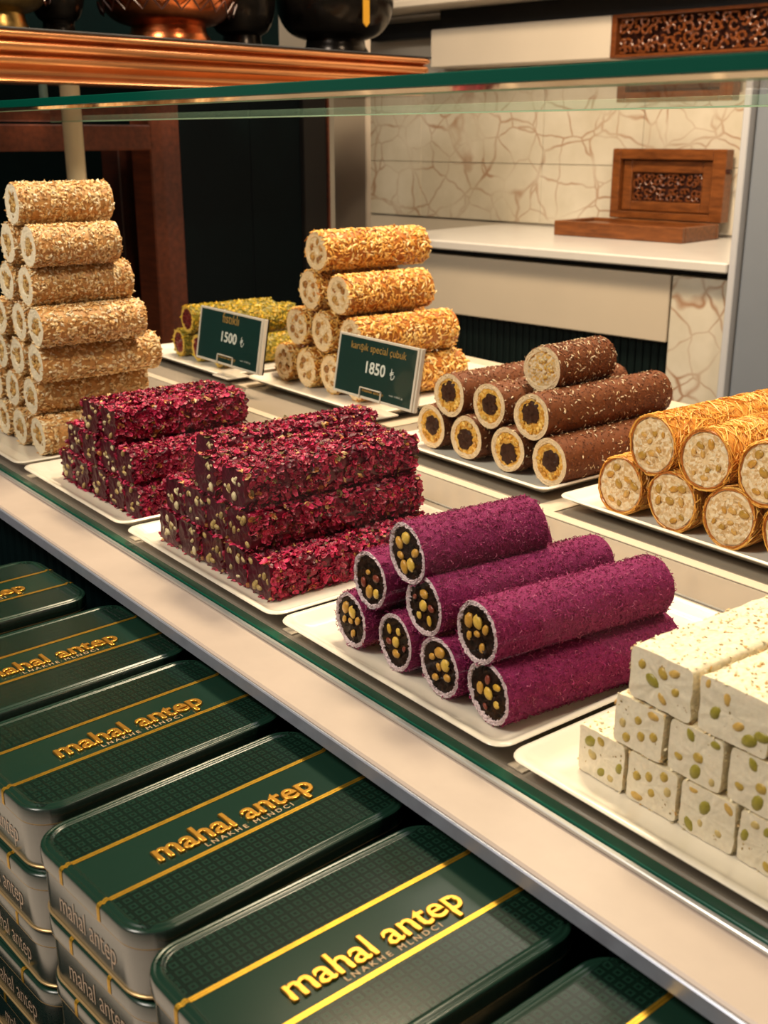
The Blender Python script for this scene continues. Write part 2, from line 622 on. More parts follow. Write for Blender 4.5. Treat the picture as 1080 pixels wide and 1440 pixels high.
ld.bbox(LX1 - 0.036, LX1, 2.652, 2.69, 0.178, 0.352, 0.002)
ld.bbox(LX0 + 0.024, LX1 - 0.036, 2.652, 2.69, 0.326, 0.352, 0.002)
ld.bbox(LX0 + 0.024, LX1 - 0.036, 2.652, 2.69, 0.178, 0.196, 0.002)
part('lid_frame', ob, ld, M['box_wood'])
ip = MB()
ip.bbox(LX0 + 0.025, LX0 + 0.052, 2.668, 2.69, 0.197, 0.325, 0.003)
ip.bbox(LX1 - 0.070, LX1 - 0.037, 2.668, 2.69, 0.197, 0.325, 0.003)
ip.bbox(LX0 + 0.052, LX1 - 0.070, 2.668, 2.69, 0.293, 0.325, 0.003)
ip.bbox(LX0 + 0.052, LX1 - 0.070, 2.668, 2.69, 0.197, 0.222, 0.003)
part('inner_frame', ob, ip, M['box_wood'])
part('lid_backing', ob, MB().box(LX0 + 0.05, LX1 - 0.068, 2.682, 2.69, 0.22, 0.295), M['wood_dark'], False)
stuff(part('scroll_carving', ob, scrollwork(LX0 + 0.056, LX1 - 0.074, 0.226, 0.289, 2.677, 0.017, 5, 0.0026), M['carved'], True, 60))
part('hinge_pin', ob, MB().tube([(LX1 + 0.0005, 2.66, 0.30), (LX1 + 0.012, 2.66, 0.30)], 0.006, 10), M['wood_dark'])

# ------------------------------------------------------------------ wooden unit at the left, copper shelf, pots
wu = room_thing('wooden_unit', 'dark reddish wooden shelf unit with deep green panels behind the sweets', 'cabinet')
part('rail', wu, MB().bbox(-2.203, -2.159, 0.70, 1.530, 0.354, 0.406, 0.003), M['wood'])
part('post', wu, MB().bbox(-2.233, -2.159, 1.521, 1.602, -0.895, 0.425, 0.003), M['wood'])
part('inner_post', wu, MB().bbox(-2.330, -2.260, 1.505, 1.595, -0.895, 0.40, 0.003), M['wood_dark'])
part('green_panel', wu, MB().bbox(-2.203, -2.176, 1.605, 1.817, -0.895, 0.53, 0.002), M['black_green'])
part('green_panel', wu, MB().bbox(-2.203, -2.176, 1.8185, 1.979, -0.895, 0.53, 0.002), M['black_green'])
part('dark_stile', wu, MB().bbox(-2.203, -2.166, 1.9805, 2.058, -0.895, 0.53, 0.002), M['stile'])
part('edge_strip', wu, MB().bbox(-2.187, -2.161, 2.0585, 2.065, -0.895, 0.53, 0.001), M['wood'])
part('back_panel', wu, MB().box(-2.260, -2.235, 0.70, 1.97, 0.56, 1.15), M['black_green'], False)

cp = room_thing('copper_shelf', 'copper moulded shelf with dark top carrying metal bowls', 'shelf')
prof = [(-0.026, 0.466), (-0.003, 0.466), (0.0, 0.4685), (-0.002, 0.472), (-0.016, 0.475), (-0.019, 0.482), (-0.016, 0.489), (-0.006, 0.493),
        (-0.002, 0.497), (-0.001, 0.502), (-0.004, 0.507), (-0.011, 0.509), (-0.010, 0.511), (-0.003, 0.512),
        (0.003, 0.515), (0.006, 0.520), (0.005, 0.525), (0.000, 0.529), (-0.006, 0.530), (-0.005, 0.532),
        (0.003, 0.533), (0.008, 0.536), (0.009, 0.540), (0.006, 0.543), (0.0, 0.5442)]
path = [((-1.779, 0.55), (1, 0)), ((-1.779, 1.985), (1, 0))]
for k in range(1, 9):
    a = PI / 2 * k / 8
    path.append(((-1.809 + 0.03 * math.cos(a), 1.985 + 0.03 * math.sin(a)), (math.cos(a), math.sin(a))))
path.append(((-2.048, 2.015), (0, 1)))
rings = [[(p[0] + o * n[0], p[1] + o * n[1], z) for o, z in prof] for p, n in path]
mm = MB()
mm.loft(rings, False, False, closed=False)
part('moulding', cp, mm, M['copper'], True, 60)
tb = MB().box(-2.048, -1.800, 0.55, 1.985, 0.474, 0.543)
part('shelf_board', cp, tb, M['wood_dark'], False)
tp = MB()
tp.bbox(-2.048, -1.776, 0.55, 2.012, 0.5445, 0.5490, 0.0015)
part('black_top', cp, tp, M['black'])

pg = MB().lathe([(0.0185, -0.9), (0.0185, 0.4738)], (-2.002, 1.236), 24)
room(tag(link('support_pole', pg.mesh('support_pole', M['pole'])), 'cream round pole holding up the copper shelf', 'pole'))
part('bracket', cp, MB().lathe([(0.008, 0.424), (0.008, 0.4738)], (-2.002, 1.180), 16), M['cyan_pole'])

def pot(name, label, mat, c, prof, extras=None):
    o = room_thing(name, label, 'bowl', 'metal bowls on the copper shelf')
    part('bowl_body', o, MB().lathe(prof, c, 48), mat, True, 60)
    return o
zt = 0.5495
def bowl_prof(rf, rm, hh, wall=0.005):
    P = [(rf, zt), (rf * 1.02, zt + 0.008), (rf * 0.93, zt + 0.018), (rf * 0.90, zt + 0.030)]
    for k in range(1, 13):
        t = k / 12
        a = -PI / 2 + t * PI * 0.62
        P.append((rf * 0.86 + (rm - rf * 0.86) * (math.cos(a) ** 0.9 if math.cos(a) > 0 else 0), zt + 0.032 + hh * 0.5 * (1 + math.sin(a))))
    P.append((P[-1][0] + 0.006, P[-1][1] + 0.006))
    r, z = P[-1]
    P += [(r - wall, z + 0.002), (r - wall - 0.008, z - 0.009), (rm * 0.8, zt + hh * 0.5), (rf * 0.7, zt + 0.024)]
    return P
def garland(c, r, z, n, dip, rad):
    g = MB()
    for k in range(n):
        a0 = 2 * PI * k / n
        P = []
        for q in range(7):
            t = q / 6
            a = a0 + t * 2 * PI / n
            d = 1 - abs(2 * t - 1)
            P.append((c[0] + (r - 0.35 * dip * d) * math.cos(a), c[1] + (r - 0.35 * dip * d) * math.sin(a), z - dip * d))
        g.tube(P, rad, 5)
    return g
c1 = (-1.906, 1.402)
b1 = pot('copper_bowl', 'hammered copper footed bowl in the middle of the copper shelf', M['copper_pot'], c1, bowl_prof(0.078, 0.132, 0.135))
stuff(part('engraved_garland', b1, garland(c1, 0.1305, zt + 0.070, 22, 0.020, 0.0016), M['wood_dark']))
c2 = (-1.906, 1.842)
b2 = pot('black_bowl', 'rounded black metal bowl with gold tag on end of copper shelf', M['black_pot'], c2, bowl_prof(0.070, 0.126, 0.150))
tg = MB()
tx = [(-0.0075, 0.100), (0.0075, 0.100), (0.0075, 0.056), (0.0, 0.048), (-0.0075, 0.056)]
ang = math.radians(-14)
def tagpt(u, z, o):
    rr = 0.1265 + o
    a = ang + u / 0.127
    return (c2[0] + rr * math.cos(a), c2[1] + rr * math.sin(a), zt + z)
tg.loft([[tagpt(u, z, 0.0) for u, z in tx], [tagpt(u, z, 0.003) for u, z in tx]])
part('gold_tag', b2, tg, M['gold_tag'])
c3 = (-1.906, 1.045)
b3 = pot('brass_bowl', 'aged brass bowl at the left end of the copper shelf', M['brass_pot'], c3, bowl_prof(0.054, 0.096, 0.12))
stuff(part('engraved_garland', b3, garland(c3, 0.095, zt + 0.062, 16, 0.015, 0.0014), M['wood_dark']))
for cx, cy, rm, lab in ((-1.970, 1.205, 0.052, 'dark metal jug between brass bowl and copper bowl'), (-1.965, 1.630, 0.072, 'dark metal jug between copper bowl and black bowl')):
    pot('dark_jug', lab, M['black_pot'], (cx, cy), bowl_prof(rm * 0.6, rm, 0.16))

# ------------------------------------------------------------------ display counter
dc = tag(empty('display_counter', (0, 0, 0)), 'long display counter with cream ledge, grey deck and dark fluted front', 'counter')
part('ledge', dc, MB().bbox(-1.97, 0.6, 0.3885, 0.452, -0.011, 0.0, 0.0015), M['ledge'])
part('ledge_trim', dc, MB().bbox(-1.97, 0.6, 0.3855, 0.3880, -0.0125, -0.0012, 0.0008), M['trim'])
part('deck', dc, MB().bbox(-1.97, 0.6, 0.4525, 1.345, -0.014, -0.001, 0.002), M['deck'])
part('glass_channel', dc, MB().bbox(-1.97, 0.6, 0.4315, 0.4355, 0.0003, 0.0035, 0.0006), M['channel'])
part('rail', dc, MB().bbox(-1.97, 0.6, 0.838, 0.852, -0.0008, 0.0006, 0.0003), M['rail'])
part('rail', dc, MB().bbox(-1.97, 0.6, 0.772, 0.775, -0.0008, 0.0004, 0.0002), M['channel'])
part('back_rail', dc, MB().bbox(-1.97, 0.6, 1.30, 1.345, -0.0008, 0.012, 0.003), M['rail'])
for x in (-1.56, -1.215, -0.815, -0.50):
    part('cross_rail', dc, MB().bbox(x - 0.014, x + 0.014, 0.8525, 1.299, -0.0008, 0.0005, 0.0003), M['rail'])
for x in (-1.275, -1.0, -0.7165, -0.4505):
    part('cross_rail', dc, MB().bbox(x - 0.007, x + 0.007, 0.4555, 0.771, -0.0008, 0.0005, 0.0003), M['rail'])
for i in range(106):
    x = -1.965 + i * 0.024
    part('flute', dc, MB().bbox(x, x + 0.020, 0.412, 0.430, -0.895, -0.0115, 0.004), M['black_green'])
part('carcass', dc, MB().box(-1.97, 0.6, 0.430, 1.34, -0.895, -0.0145), M['black'], False)

fg = tag(empty('front_glass', (-0.8, 0.441, 0.0)), 'upright clear front pane standing on the cream ledge', 'glass pane')
m = MB()
m.add([(-1.30, 0, 0.0046), (1.4, 0, 0.0046), (1.4, 0, 0.4069), (-1.30, 0, 0.4069)], [(0, 1, 2, 3)])
m.V[0][:, 1] = -0.004
part('pane', fg, m, M['glass'], False)
m = MB().bbox(-1.30, 1.4, -0.0045, 0.0045, 0.0003, 0.0042, 0.0006)
part('green_foot_edge', fg, m, M['glass_foot'])

tgl = tag(empty('top_glass', (-0.8, 0.437, 0.408)), 'thick horizontal glass shelf over the sweets with dark green edge', 'glass shelf')
m = MB()
m.add([(-1.30, 0.0050, 0), (1.4, 0.0050, 0), (1.4, 0.42, 0), (-1.30, 0.42, 0), (-1.30, 0.0016, 0.009), (1.4, 0.0016, 0.009), (1.4, 0.42, 0.009), (-1.30, 0.42, 0.009)],
      [(3, 2, 1, 0)])
part('pane', tgl, m, M['shelf_glass'], False)
part('front_edge', tgl, MB().bbox(-1.30, 1.4, -0.001, 0.0014, 0.0026, 0.010, 0.0006), M['glass_edge'])
bv = MB()
bv.add([(-1.30, -0.0008, 0.0026), (1.4, -0.0008, 0.0026), (1.4, 0.0050, 0.0), (-1.30, 0.0050, 0.0)], [(0, 3, 2, 1)])
part('polished_bevel', tgl, bv, M['bevel'], False)
part('lower_lip', tgl, MB().bbox(-1.30, 1.4, 0.0051, 0.0066, -0.0007, -0.0001, 0.0001), M['glass_lip'])
part('back_edge', tgl, MB().bbox(-1.30, 1.4, 0.4204, 0.4224, -0.0008, 0.009, 0.0004), M['glass_lip'])

# ------------------------------------------------------------------ trays
def make_tray(wd, ln, name='tray'):
    m = MB()
    r = 0.014
    def rr(o, z):
        return ring(rrect(wd - 2 * o, ln - 2 * o, max(0.003, r - o * 0.4), 5), z)
    m.loft([rr(0.030, 0.0), rr(0.026, 0.0008), rr(0.022, 0.003), rr(0.004, 0.0125), rr(0.0008, 0.0142), rr(0.0, 0.0152), rr(0.0008, 0.0163),
            rr(0.003, 0.0165), rr(0.006, 0.0155), rr(0.012, 0.0105), rr(0.018, 0.0086), rr(0.026, 0.0080)], mat=0)
    return m.mesh(name, M['porcelain'], True, 50)
def tray(x0, x1, y0, y1, label):
    o = link('serving_tray', make_tray(x1 - x0, y1 - y0), None, ((x0 + x1) / 2, (y0 + y1) / 2, 0.0007))
    return tag(o, label, 'tray', 'ivory serving trays')
FLOOR = 0.0007 + 0.0080
tray(-1.545, -1.282, 0.445, 0.722, 'ivory tray under the tall sesame roll pile')
tray(-1.270, -1.004, 0.445, 0.722, 'ivory tray under the smaller red bar pile')
tray(-0.992, -0.718, 0.443, 0.728, 'ivory tray under the larger red bar pile')
tray(-0.713, -0.453, 0.443, 0.735, 'ivory tray under the purple rolls')
tray(-0.448, -0.165, 0.443, 0.735, 'ivory tray under the white nougat bars')
tray(-1.905, -1.585, 0.900, 1.270, 'ivory tray under the green pistachio rolls')
tray(-1.560, -1.225, 0.925, 1.290, 'ivory tray under the golden almond roll pile')
tray(-1.118, -0.826, 0.862, 1.270, 'ivory tray under the brown chocolate rolls')
tray(-0.806, -0.430, 0.860, 1.270, 'ivory tray under the shredded pastry rolls')

# ------------------------------------------------------------------ sweets: shared builders
RNG = np.random.default_rng(7)

def wob(seed, k=6, f=60.0):
    """smooth pseudo-noise of two coordinates"""
    r = np.random.default_rng(seed)
    A = r.normal(0, f, (k, 2))
    ph = r.uniform(0, 6.28, k)
    am = r.uniform(0.5, 1.0, k)
    am /= am.sum()
    def fn(u, v):
        u = np.asarray(u)[..., None]
        v = np.asarray(v)[..., None]
        return (am * np.sin(A[:, 0] * u + A[:, 1] * v + ph)).sum(-1)
    return fn

def prof_round(r, seed, amt=0.03):
    q = np.random.default_rng(seed)
    a2, p2 = amt * q.uniform(0.4, 1), q.uniform(0, 6.28)
    a3, p3 = amt * 0.6 * q.uniform(0.3, 1), q.uniform(0, 6.28)
    return lambda t: r * (1 + a2 * np.cos(2 * t + p2) + a3 * np.cos(3 * t + p3))

def prof_box(wd, ht, e=7.0):
    def f(t):
        c, s_ = np.abs(np.cos(t)), np.abs(np.sin(t))
        return ((c / (wd / 2)) ** e + (s_ / (ht / 2)) ** e) ** (-1.0 / e)
    return f

def side_grid(P, L, nt, nl, amp, seed, f1=220.0, end_amp=0.0):
    """rings of the long side, axis +Y from 0 to L; angle measured in XZ"""
    t = np.linspace(0, 2 * PI, nt, endpoint=False)
    y = np.linspace(0, L, nl)
    T, Y = np.meshgrid(t, y)
    w1 = wob(seed, 10, 1.0)
    R0 = P(T)
    n1 = wob(seed + 1, 12, f1)
    n2 = wob(seed + 2, 12, f1 * 0.35)
    px, pz = R0 * np.cos(T), R0 * np.sin(T)
    dn = amp * (0.6 * n1(px + 0.7 * pz, Y + 0.3 * pz) + 0.8 * n2(pz - 0.4 * px, Y))
    R = R0 + dn
    ee = end_amp * wob(seed + 3, 8, 250.0)(px, pz)
    Yj = Y.copy()
    Yj[0] += np.abs(ee[0])
    Yj[-1] -= np.abs(ee[-1])
    return np.stack([R * np.cos(T), Yj, R * np.sin(T)], -1)

def add_cap(m, G, i, inner, flip, col, rough=0.0, seed=0, steps=10, mat=0):
    """annular or full end face from ring i of grid G to the fraction `inner`"""
    ringv = G[i]
    c = ringv.mean(0)
    wA, wB = wob(seed + 77, 10, 320.0), wob(seed + 78, 12, 800.0)
    nt = len(ringv)
    q = np.random.default_rng(seed)
    rows = []
    for k in range(steps + 1):
        fr_ = 1 - (1 - inner) * k / steps
        v = c + (ringv - c) * fr_
        if k:
            if inner <= 0.01:
                v[:, 1] += rough * 2.0 * (wA(v[:, 0], v[:, 2]) + 0.7 * wB(v[:, 0], v[:, 2])) * min(1.0, k / 2)
            else:
                v = v + np.stack([np.zeros(nt), q.normal(0, rough, nt), np.zeros(nt)], -1)
            if inner > 0.01 and k == steps:
                rad = 1 + q.normal(0, 0.035, nt)
                v = c + (v - c) * rad[:, None]
                v[:, 1] += 0.0012 * (1 if not flip else -1)
        rows.append(v)
    V = np.concatenate(rows)
    F = []
    for k in range(steps):
        for j in range(nt):
            a, b = k * nt + j, k * nt + (j + 1) % nt
            F.append((a, b, b + nt, a + nt) if flip else (a, a + nt, b + nt, b))
    if inner <= 0.01:
        pass
    cc = np.tile(np.asarray(col, float), (len(F), 1))
    if inner > 0.01:
        cc[:, :3] *= q.uniform(0.92, 1.04, len(F))[:, None]
    m.add(V, F, cc, mat)

def body_mesh(name, P, L, mat, side_col, cap_col, inner, seed, amp=0.0006, nt=64, nl=40, f1=220.0, end_amp=0.001, cap_rough=0.0004):
    m = MB()
    G = side_grid(P, L, nt, nl, amp, seed, f1, end_amp)
    V = G.reshape(-1, 3)
    F = [(i * nt + j, i * nt + (j + 1) % nt, (i + 1) * nt + (j + 1) % nt, (i + 1) * nt + j) for i in range(nl - 1) for j in range(nt)]
    q = np.random.default_rng(seed + 9)
    c = np.tile(np.asarray(side_col, float), (len(F), 1))
    c[:, :3] *= q.uniform(0.8, 1.1, len(F))[:, None]
    m.add(V, F, c)
    add_cap(m, G, 0, inner, False, cap_col, cap_rough, seed + 4)
    add_cap(m, G, nl - 1, 0.002, True, cap_col, cap_rough, seed + 5)
    return m.mesh(name, mat, True, 60), G

def fill_mesh(name, P, frac, mat, cols, seed, depth=0.0012, rough=0.0012, nr=9, nt=40):
    """rough disc of filling seen at the front end"""
    q = np.random.default_rng(seed)
    t = np.linspace(0, 2 * PI, nt, endpoint=False)
    rows = []
    for k in range(nr + 1):
        fr_ = frac * (1 - k / nr) + 0.001
        R = P(t) * fr_
        y = depth + rough * q.normal(0, 1, nt) * (0.3 if k == 0 else min(1.0, 2.2 * (1 - k / nr)))
        rows.append(np.stack([R * np.cos(t), y, R * np.sin(t)], -1))
    V = np.concatenate(rows)
    F = []
    for k in range(nr):
        for j in range(nt):
            a, b = k * nt + j, k * nt + (j + 1) % nt
            F.append((a, a + nt, b + nt, b))
    ci = q.integers(0, len(cols), len(F))
    ci[nt * (nr - 2):] = 0
    c = np.asarray(cols, float)[ci]
    m = MB()
    m.add(V, F, c)
    return m.mesh(name, mat, True, 80)

# small chip shapes (unit size)
def t_seed():
    V = np.array([(1, 0, 0), (-1, 0, 0), (0, 0.55, 0), (0, -0.55, 0), (0.1, 0, 0.32), (-0.1, 0, -0.32)], float)
    F = [(0, 2, 4), (2, 1, 4), (1, 3, 4), (3, 0, 4), (2, 0, 5), (1, 2, 5), (3, 1, 5), (0, 3, 5)]
    return V, F
def t_sliver():
    V = []
    for x, z in ((-1, -0.25), (-0.35, 0.05), (0.35, 0.05), (1, -0.25)):
        wv = 0.30 if abs(x) < 0.9 else 0.12
        V += [(x, -wv, z), (x, wv, z), (x, 0, z + 0.22)]
    F = []
    for i in range(3):
        a = 3 * i
        F += [(a, a + 3, a + 5, a + 2), (a + 2, a + 5, a + 4, a + 1), (a + 1, a + 4, a + 3, a)]
    F += [(0, 2, 1), (9, 10, 11)]
    return np.array(V, float), F
def t_petal():
    V = []
    for x, z in ((-1, 0.25), (-0.2, -0.05), (0.45, 0.0), (1, 0.35)):
        wv = 0.35 if abs(x) > 0.9 else 0.62
        V += [(x, -wv, z + 0.22), (x, 0.05, z), (x, wv, z + 0.18)]
    F = []
    for i in range(3):
        a = 3 * i
        F += [(a, a + 3, a + 4, a + 1), (a + 1, a + 4, a + 5, a + 2)]
    return np.array(V, float), F
def t_curl():
    V, F = [], []
    for k in range(5):
        a = k / 4 * 2.6
        c = np.array((math.cos(a), math.sin(a), 0.15 * math.sin(3 * a)))
        d = np.array((math.cos(a), math.sin(a), 0))
        V += [c + 0.2 * d, c - 0.1 * d + (0, 0, 0.18), c - 0.1 * d - (0, 0, 0.18)]
    for k in range(4):
        a = 3 * k
        F += [(a, a + 3, a + 4, a + 1), (a + 1, a + 4, a + 5, a + 2), (a + 2, a + 5, a + 3, a)]
    return np.array(V, float), F
TPL = dict(seed=t_seed(), sliver=t_sliver(), petal=t_petal(), curl=t_curl())

def scatter(m, P, L, n, tpl, size, lift, tilt, cols, probs, seed, y0=0.0, aniso=None, shade=0.25):
    """chips pressed on the long side of a roll or bar"""
    q = np.random.default_rng(seed)
    V0, F0 = TPL[tpl]
    # even sampling around the profile
    tt = np.linspace(0, 2 * PI, 721)
    R = P(tt)
    X = np.stack([R * np.cos(tt), R * np.sin(tt)], -1)
    cum = np.concatenate([[0], np.cumsum(np.linalg.norm(np.diff(X, axis=0), axis=1))])
    t = np.interp(q.uniform(0, cum[-1], n), cum, tt)
    d = 1e-3
    def pt(t):
        return np.stack([P(t) * np.cos(t), P(t) * np.sin(t)], -1)
    tan = pt(t + d) - pt(t - d)
    tan /= np.linalg.norm(tan, axis=1)[:, None]
    nrm2 = np.stack([tan[:, 1], -tan[:, 0]], -1)
    y = q.uniform(y0, L - y0, n)
    p2 = pt(t) + nrm2 * (lift * q.uniform(0.3, 1.0, n))[:, None]
    pos = np.stack([p2[:, 0], y, p2[:, 1]], -1)
    N = np.stack([nrm2[:, 0], np.zeros(n), nrm2[:, 1]], -1) + q.normal(0, tilt, (n, 3))
    N /= np.linalg.norm(N, axis=1)[:, None]
    A = q.normal(0, 1, (n, 3))
    if aniso is not None:
        A = A + np.array(aniso) * 2
    A -= (A * N).sum(1)[:, None] * N
    A /= np.linalg.norm(A, axis=1)[:, None]
    B = np.cross(N, A)
    s = size * q.uniform(0.65, 1.3, n)
    W = pos[:, None, :] + s[:, None, None] * (V0[None, :, 0:1] * A[:, None, :] + V0[None, :, 1:2] * B[:, None, :] + V0[None, :, 2:3] * N[:, None, :])
    k, nf = len(V0), len(F0)
    F = [tuple(v + i * k for v in f) for i in range(n) for f in F0]
    ci = q.choice(len(cols), n, p=np.array(probs) / np.sum(probs))
    c = np.asarray(cols, float)[ci]
    c[:, :3] *= q.uniform(1 - shade, 1 + shade * 0.5, n)[:, None]
    m.add(W.reshape(-1, 3), F, np.repeat(c, nf, axis=0))

def nut_mesh(name, mat, a, b, c, seed, col):
    """half nut, slightly lumpy"""
    q = np.random.default_rng(seed)
    m = MB()
    rings = []
    f = wob(seed, 5, 3.0)
    for i in range(7):
        ph = -PI / 2 + PI * i / 6
        rings.append([(a * math.cos(ph) * math.cos(u) * (1 + 0.12 * float(f(u, ph))), b * math.sin(ph), c * math.cos(ph) * math.sin(u) * (1 + 0.12 * float(f(u + 2, ph))))
                      for u in np.linspace(0, 2 * PI, 10, endpoint=False)])
    m.loft(rings, col=col)
    return m.mesh(name, mat, True, 70)

def place_nuts(parent, n, rmax, size, mats, seed, y=0.0, pts=None, mesh_pool=None):
    q = np.random.default_rng(seed)
    got = []
    tries = 0
    while len(got) < n and tries < 400:
        tries += 1
        a = q.uniform(0, 2 * PI)
        r = rmax * math.sqrt(q.uniform(0, 1))
        p = np.array((r * math.cos(a), r * math.sin(a)))
        if all(np.linalg.norm(p - g) > size * 1.9 for g in got):
            got.append(p)
    for p in got:
        me = mesh_pool[q.integers(0, len(mesh_pool))]
        o = link('nut', me, parent, (p[0], y, p[1]), (0, q.uniform(0, 6.28), 0))
        sc_ = q.uniform(0.6, 1.2)
        o.scale = (sc_, sc_, sc_)

def joined_nuts(m, n, rx, rz, size, cols, seed, y=0.0, box=False):
    q = np.random.default_rng(seed)
    for _ in range(n):
        if box:
            px, pz = q.uniform(-rx, rx), q.uniform(-rz, rz)
        else:
            a, r = q.uniform(0, 6.28), math.sqrt(q.uniform(0, 1))
            px, pz = rx * r * math.cos(a), rz * r * math.sin(a)
        s = size * q.uniform(0.55, 1.15)
        el = q.uniform(0.45, 0.85)
        th = q.uniform(0, 6.28)
        rings = []
        for i in range(5):
            ph = -PI / 2 + PI * i / 4
            rr = []
            for u in np.linspace(0, 2 * PI, 8, endpoint=False):
                ex, ez = s * math.cos(ph) * math.cos(u), s * el * math.cos(ph) * math.sin(u)
                rr.append((px + ex * math.cos(th) - ez * math.sin(th), y + 0.45 * s * math.sin(ph), pz + ex * math.sin(th) + ez * math.cos(th)))
            rings.append(rr)
        c = np.array(cols[q.integers(0, len(cols))], float)
        c[:3] *= q.uniform(0.75, 1.1)
        m.loft(rings, col=c)

M['sesame'] = tinted('sesame_coat', 0.55, 0.35, 700, 0.25, 0.3)
M['almond'] = tinted('almond_coat', 0.45, 0.4, 600, 0.25, 0.3)
M['rose'] = tinted('rose_petal_coat', 0.42, 0.45, 500, 0.3, 0.3)
M['purple'] = tinted('purple_powder_coat', 0.75, 0.2, 900, 0.4, 0.8, dist=0.001)
M['choco'] = tinted('chocolate_coat', 0.6, 0.3, 900, 0.35, 0.6)
M['strand'] = tinted('shredded_pastry', 0.45, 0.4, 400, 0.25, 0.1)
M['pist'] = tinted('pistachio_coat', 0.4, 0.5, 500, 0.3, 0.3)
M['nougat'] = tinted('white_nougat', 0.6, 0.3, 350, 0.10, 0.5, sub=0.15)
M['paste'] = tinted('pale_paste', 0.45, 0.4, 500, 0.15, 0.4, sub=0.1)
M['jelly'] = tinted('dark_jelly', 0.32, 0.35, 300, 0.4, 0.5)
M['jelly_dark'] = tinted('dark_paste', 0.5, 0.15, 300, 0.4, 0.5)
M['nut'] = tinted('nut_kernel', 0.35, 0.5, 300, 0.3, 0.15)

SES = [lin(236, 204, 152), lin(224, 182, 120), lin(242, 220, 176), lin(196, 144, 84), lin(246, 230, 196)]
ALM = [lin(234, 178, 86), lin(220, 156, 62), lin(242, 200, 116), lin(186, 116, 40), lin(246, 214, 150)]
ROS = [lin(176, 28, 70), lin(204, 44, 92), lin(140, 18, 54), lin(96, 14, 40), lin(206, 84, 108), lin(220, 178, 118), lin(186, 118, 60), lin(110, 92, 48)]
PUR = [lin(152, 44, 98), lin(166, 56, 108), lin(130, 32, 80), lin(188, 98, 136)]
CHO = [lin(122, 68, 32), lin(104, 56, 26), lin(140, 84, 44), lin(88, 46, 20)]
KAD = [lin(232, 170, 72), lin(218, 148, 54), lin(242, 194, 100), lin(190, 116, 40)]
PIS = [lin(170, 146, 22), lin(140, 124, 20), lin(196, 160, 30), lin(104, 100, 20), lin(214, 164, 40)]

PROTO = []      # prototype trees, removed at the end

def kind_sesame(v):
    P = prof_round(0.0225, 10 + v, 0.03)
    L = 0.130
    me, G = body_mesh('sesame_roll', P, L, M['paste'], lin(198, 146, 86), lin(236, 222, 194), 0.45, 20 + v, 0.0007, 48, 30)
    o = link('sesame_roll', me)
    m = MB()
    scatter(m, P, L, 1650, 'seed', 0.0032, 0.0011, 0.45, SES, [3, 4, 2, 2, 1], 30 + v)
    stuff(link('coating', m.mesh('coating', M['sesame'], False), o))
    link('filling', fill_mesh('filling', P, 0.47, M['paste'], [lin(200, 164, 104), lin(176, 132, 72), lin(214, 184, 130)], 40 + v, 0.0012, 0.0006), o)
    m = MB()
    joined_nuts(m, 9, 0.014, 0.014, 0.0042, [lin(196, 150, 76), lin(214, 176, 108), lin(170, 122, 58)], 50 + v, 0.0006)
    stuff(link('nut_pieces', m.mesh('nut_pieces', M['nut'], True, 80), o))
    return o

def kind_almond(v):
    P = prof_round(0.0285, 110 + v, 0.03)
    L = 0.185
    me, G = body_mesh('almond_roll', P, L, M['paste'], lin(168, 98, 28), lin(226, 198, 154), 0.72, 120 + v, 0.0008, 56, 34)
    o = link('almond_roll', me)
    m = MB()
    scatter(m, P, L, 1700, 'sliver', 0.0046, 0.0012, 0.3, ALM, [4, 3, 3, 1.5, 2], 130 + v)
    stuff(link('coating', m.mesh('coating', M['almond'], False), o))
    link('filling', fill_mesh('filling', P, 0.74, M['paste'], [lin(226, 204, 168), lin(206, 170, 120), lin(214, 186, 142)], 140 + v, 0.0012, 0.0008), o)
    m = MB()
    q = np.random.default_rng(150 + v)
    for k in range(6):
        a = k / 6 * 6.28 + q.uniform(-0.3, 0.3)
        mm_ = MB()
        joined_nuts(mm_, 1, 0.001, 0.001, 0.0068, [lin(176, 124, 52), lin(196, 146, 70), lin(160, 106, 44)], 160 + v * 10 + k, 0.0010)
        W = mm_.V[0] + np.array((0.0138 * math.cos(a), 0, 0.0138 * math.sin(a)))
        m.add(W, [[i for i in f] for f in mm_.F], mm_.C[0])
    stuff(link('nut_pieces', m.mesh('nut_pieces', M['nut'], True, 80), o))
    return o

def kind_rose(v, L=0.19, wd=0.0385, ht=0.0345, name='rose_petal_bar', cols=None):
    P = prof_box(wd - 0.002, ht - 0.002, 6.0)
    me, G = body_mesh(name, P, L, M['jelly'], lin(96, 12, 36), lin(72, 12, 30), 0.002, 220 + v, 0.0010, 64, 44, 180.0, 0.0025, 0.0009)
    o = link(name, me)
    m = MB()
    pr = [6, 4, 4.5, 3.0, 0.9, 0.25, 0.3, 0.3] if v % 3 else [5, 3, 5, 4, 0.6, 0.35, 0.4, 0.7]
    scatter(m, P, L, 1850, 'petal', 0.0034, 0.0006, 0.28, ROS, pr, 230 + v)
    scatter(m, P, L, 55, 'seed', 0.0034, 0.0009, 0.2, [lin(206, 166, 96), lin(222, 190, 130), lin(180, 118, 52)], [3, 2, 2], 235 + v)
    stuff(link('coating', m.mesh('coating', M['rose'], False), o))
    m = MB()
    joined_nuts(m, 7, wd * 0.38, ht * 0.36, 0.0044, [lin(204, 186, 136), lin(182, 156, 98), lin(216, 202, 160)], 240 + v, 0.0006, True)
    stuff(link('nut_pieces', m.mesh('nut_pieces', M['nut'], True, 80), o))
    return o

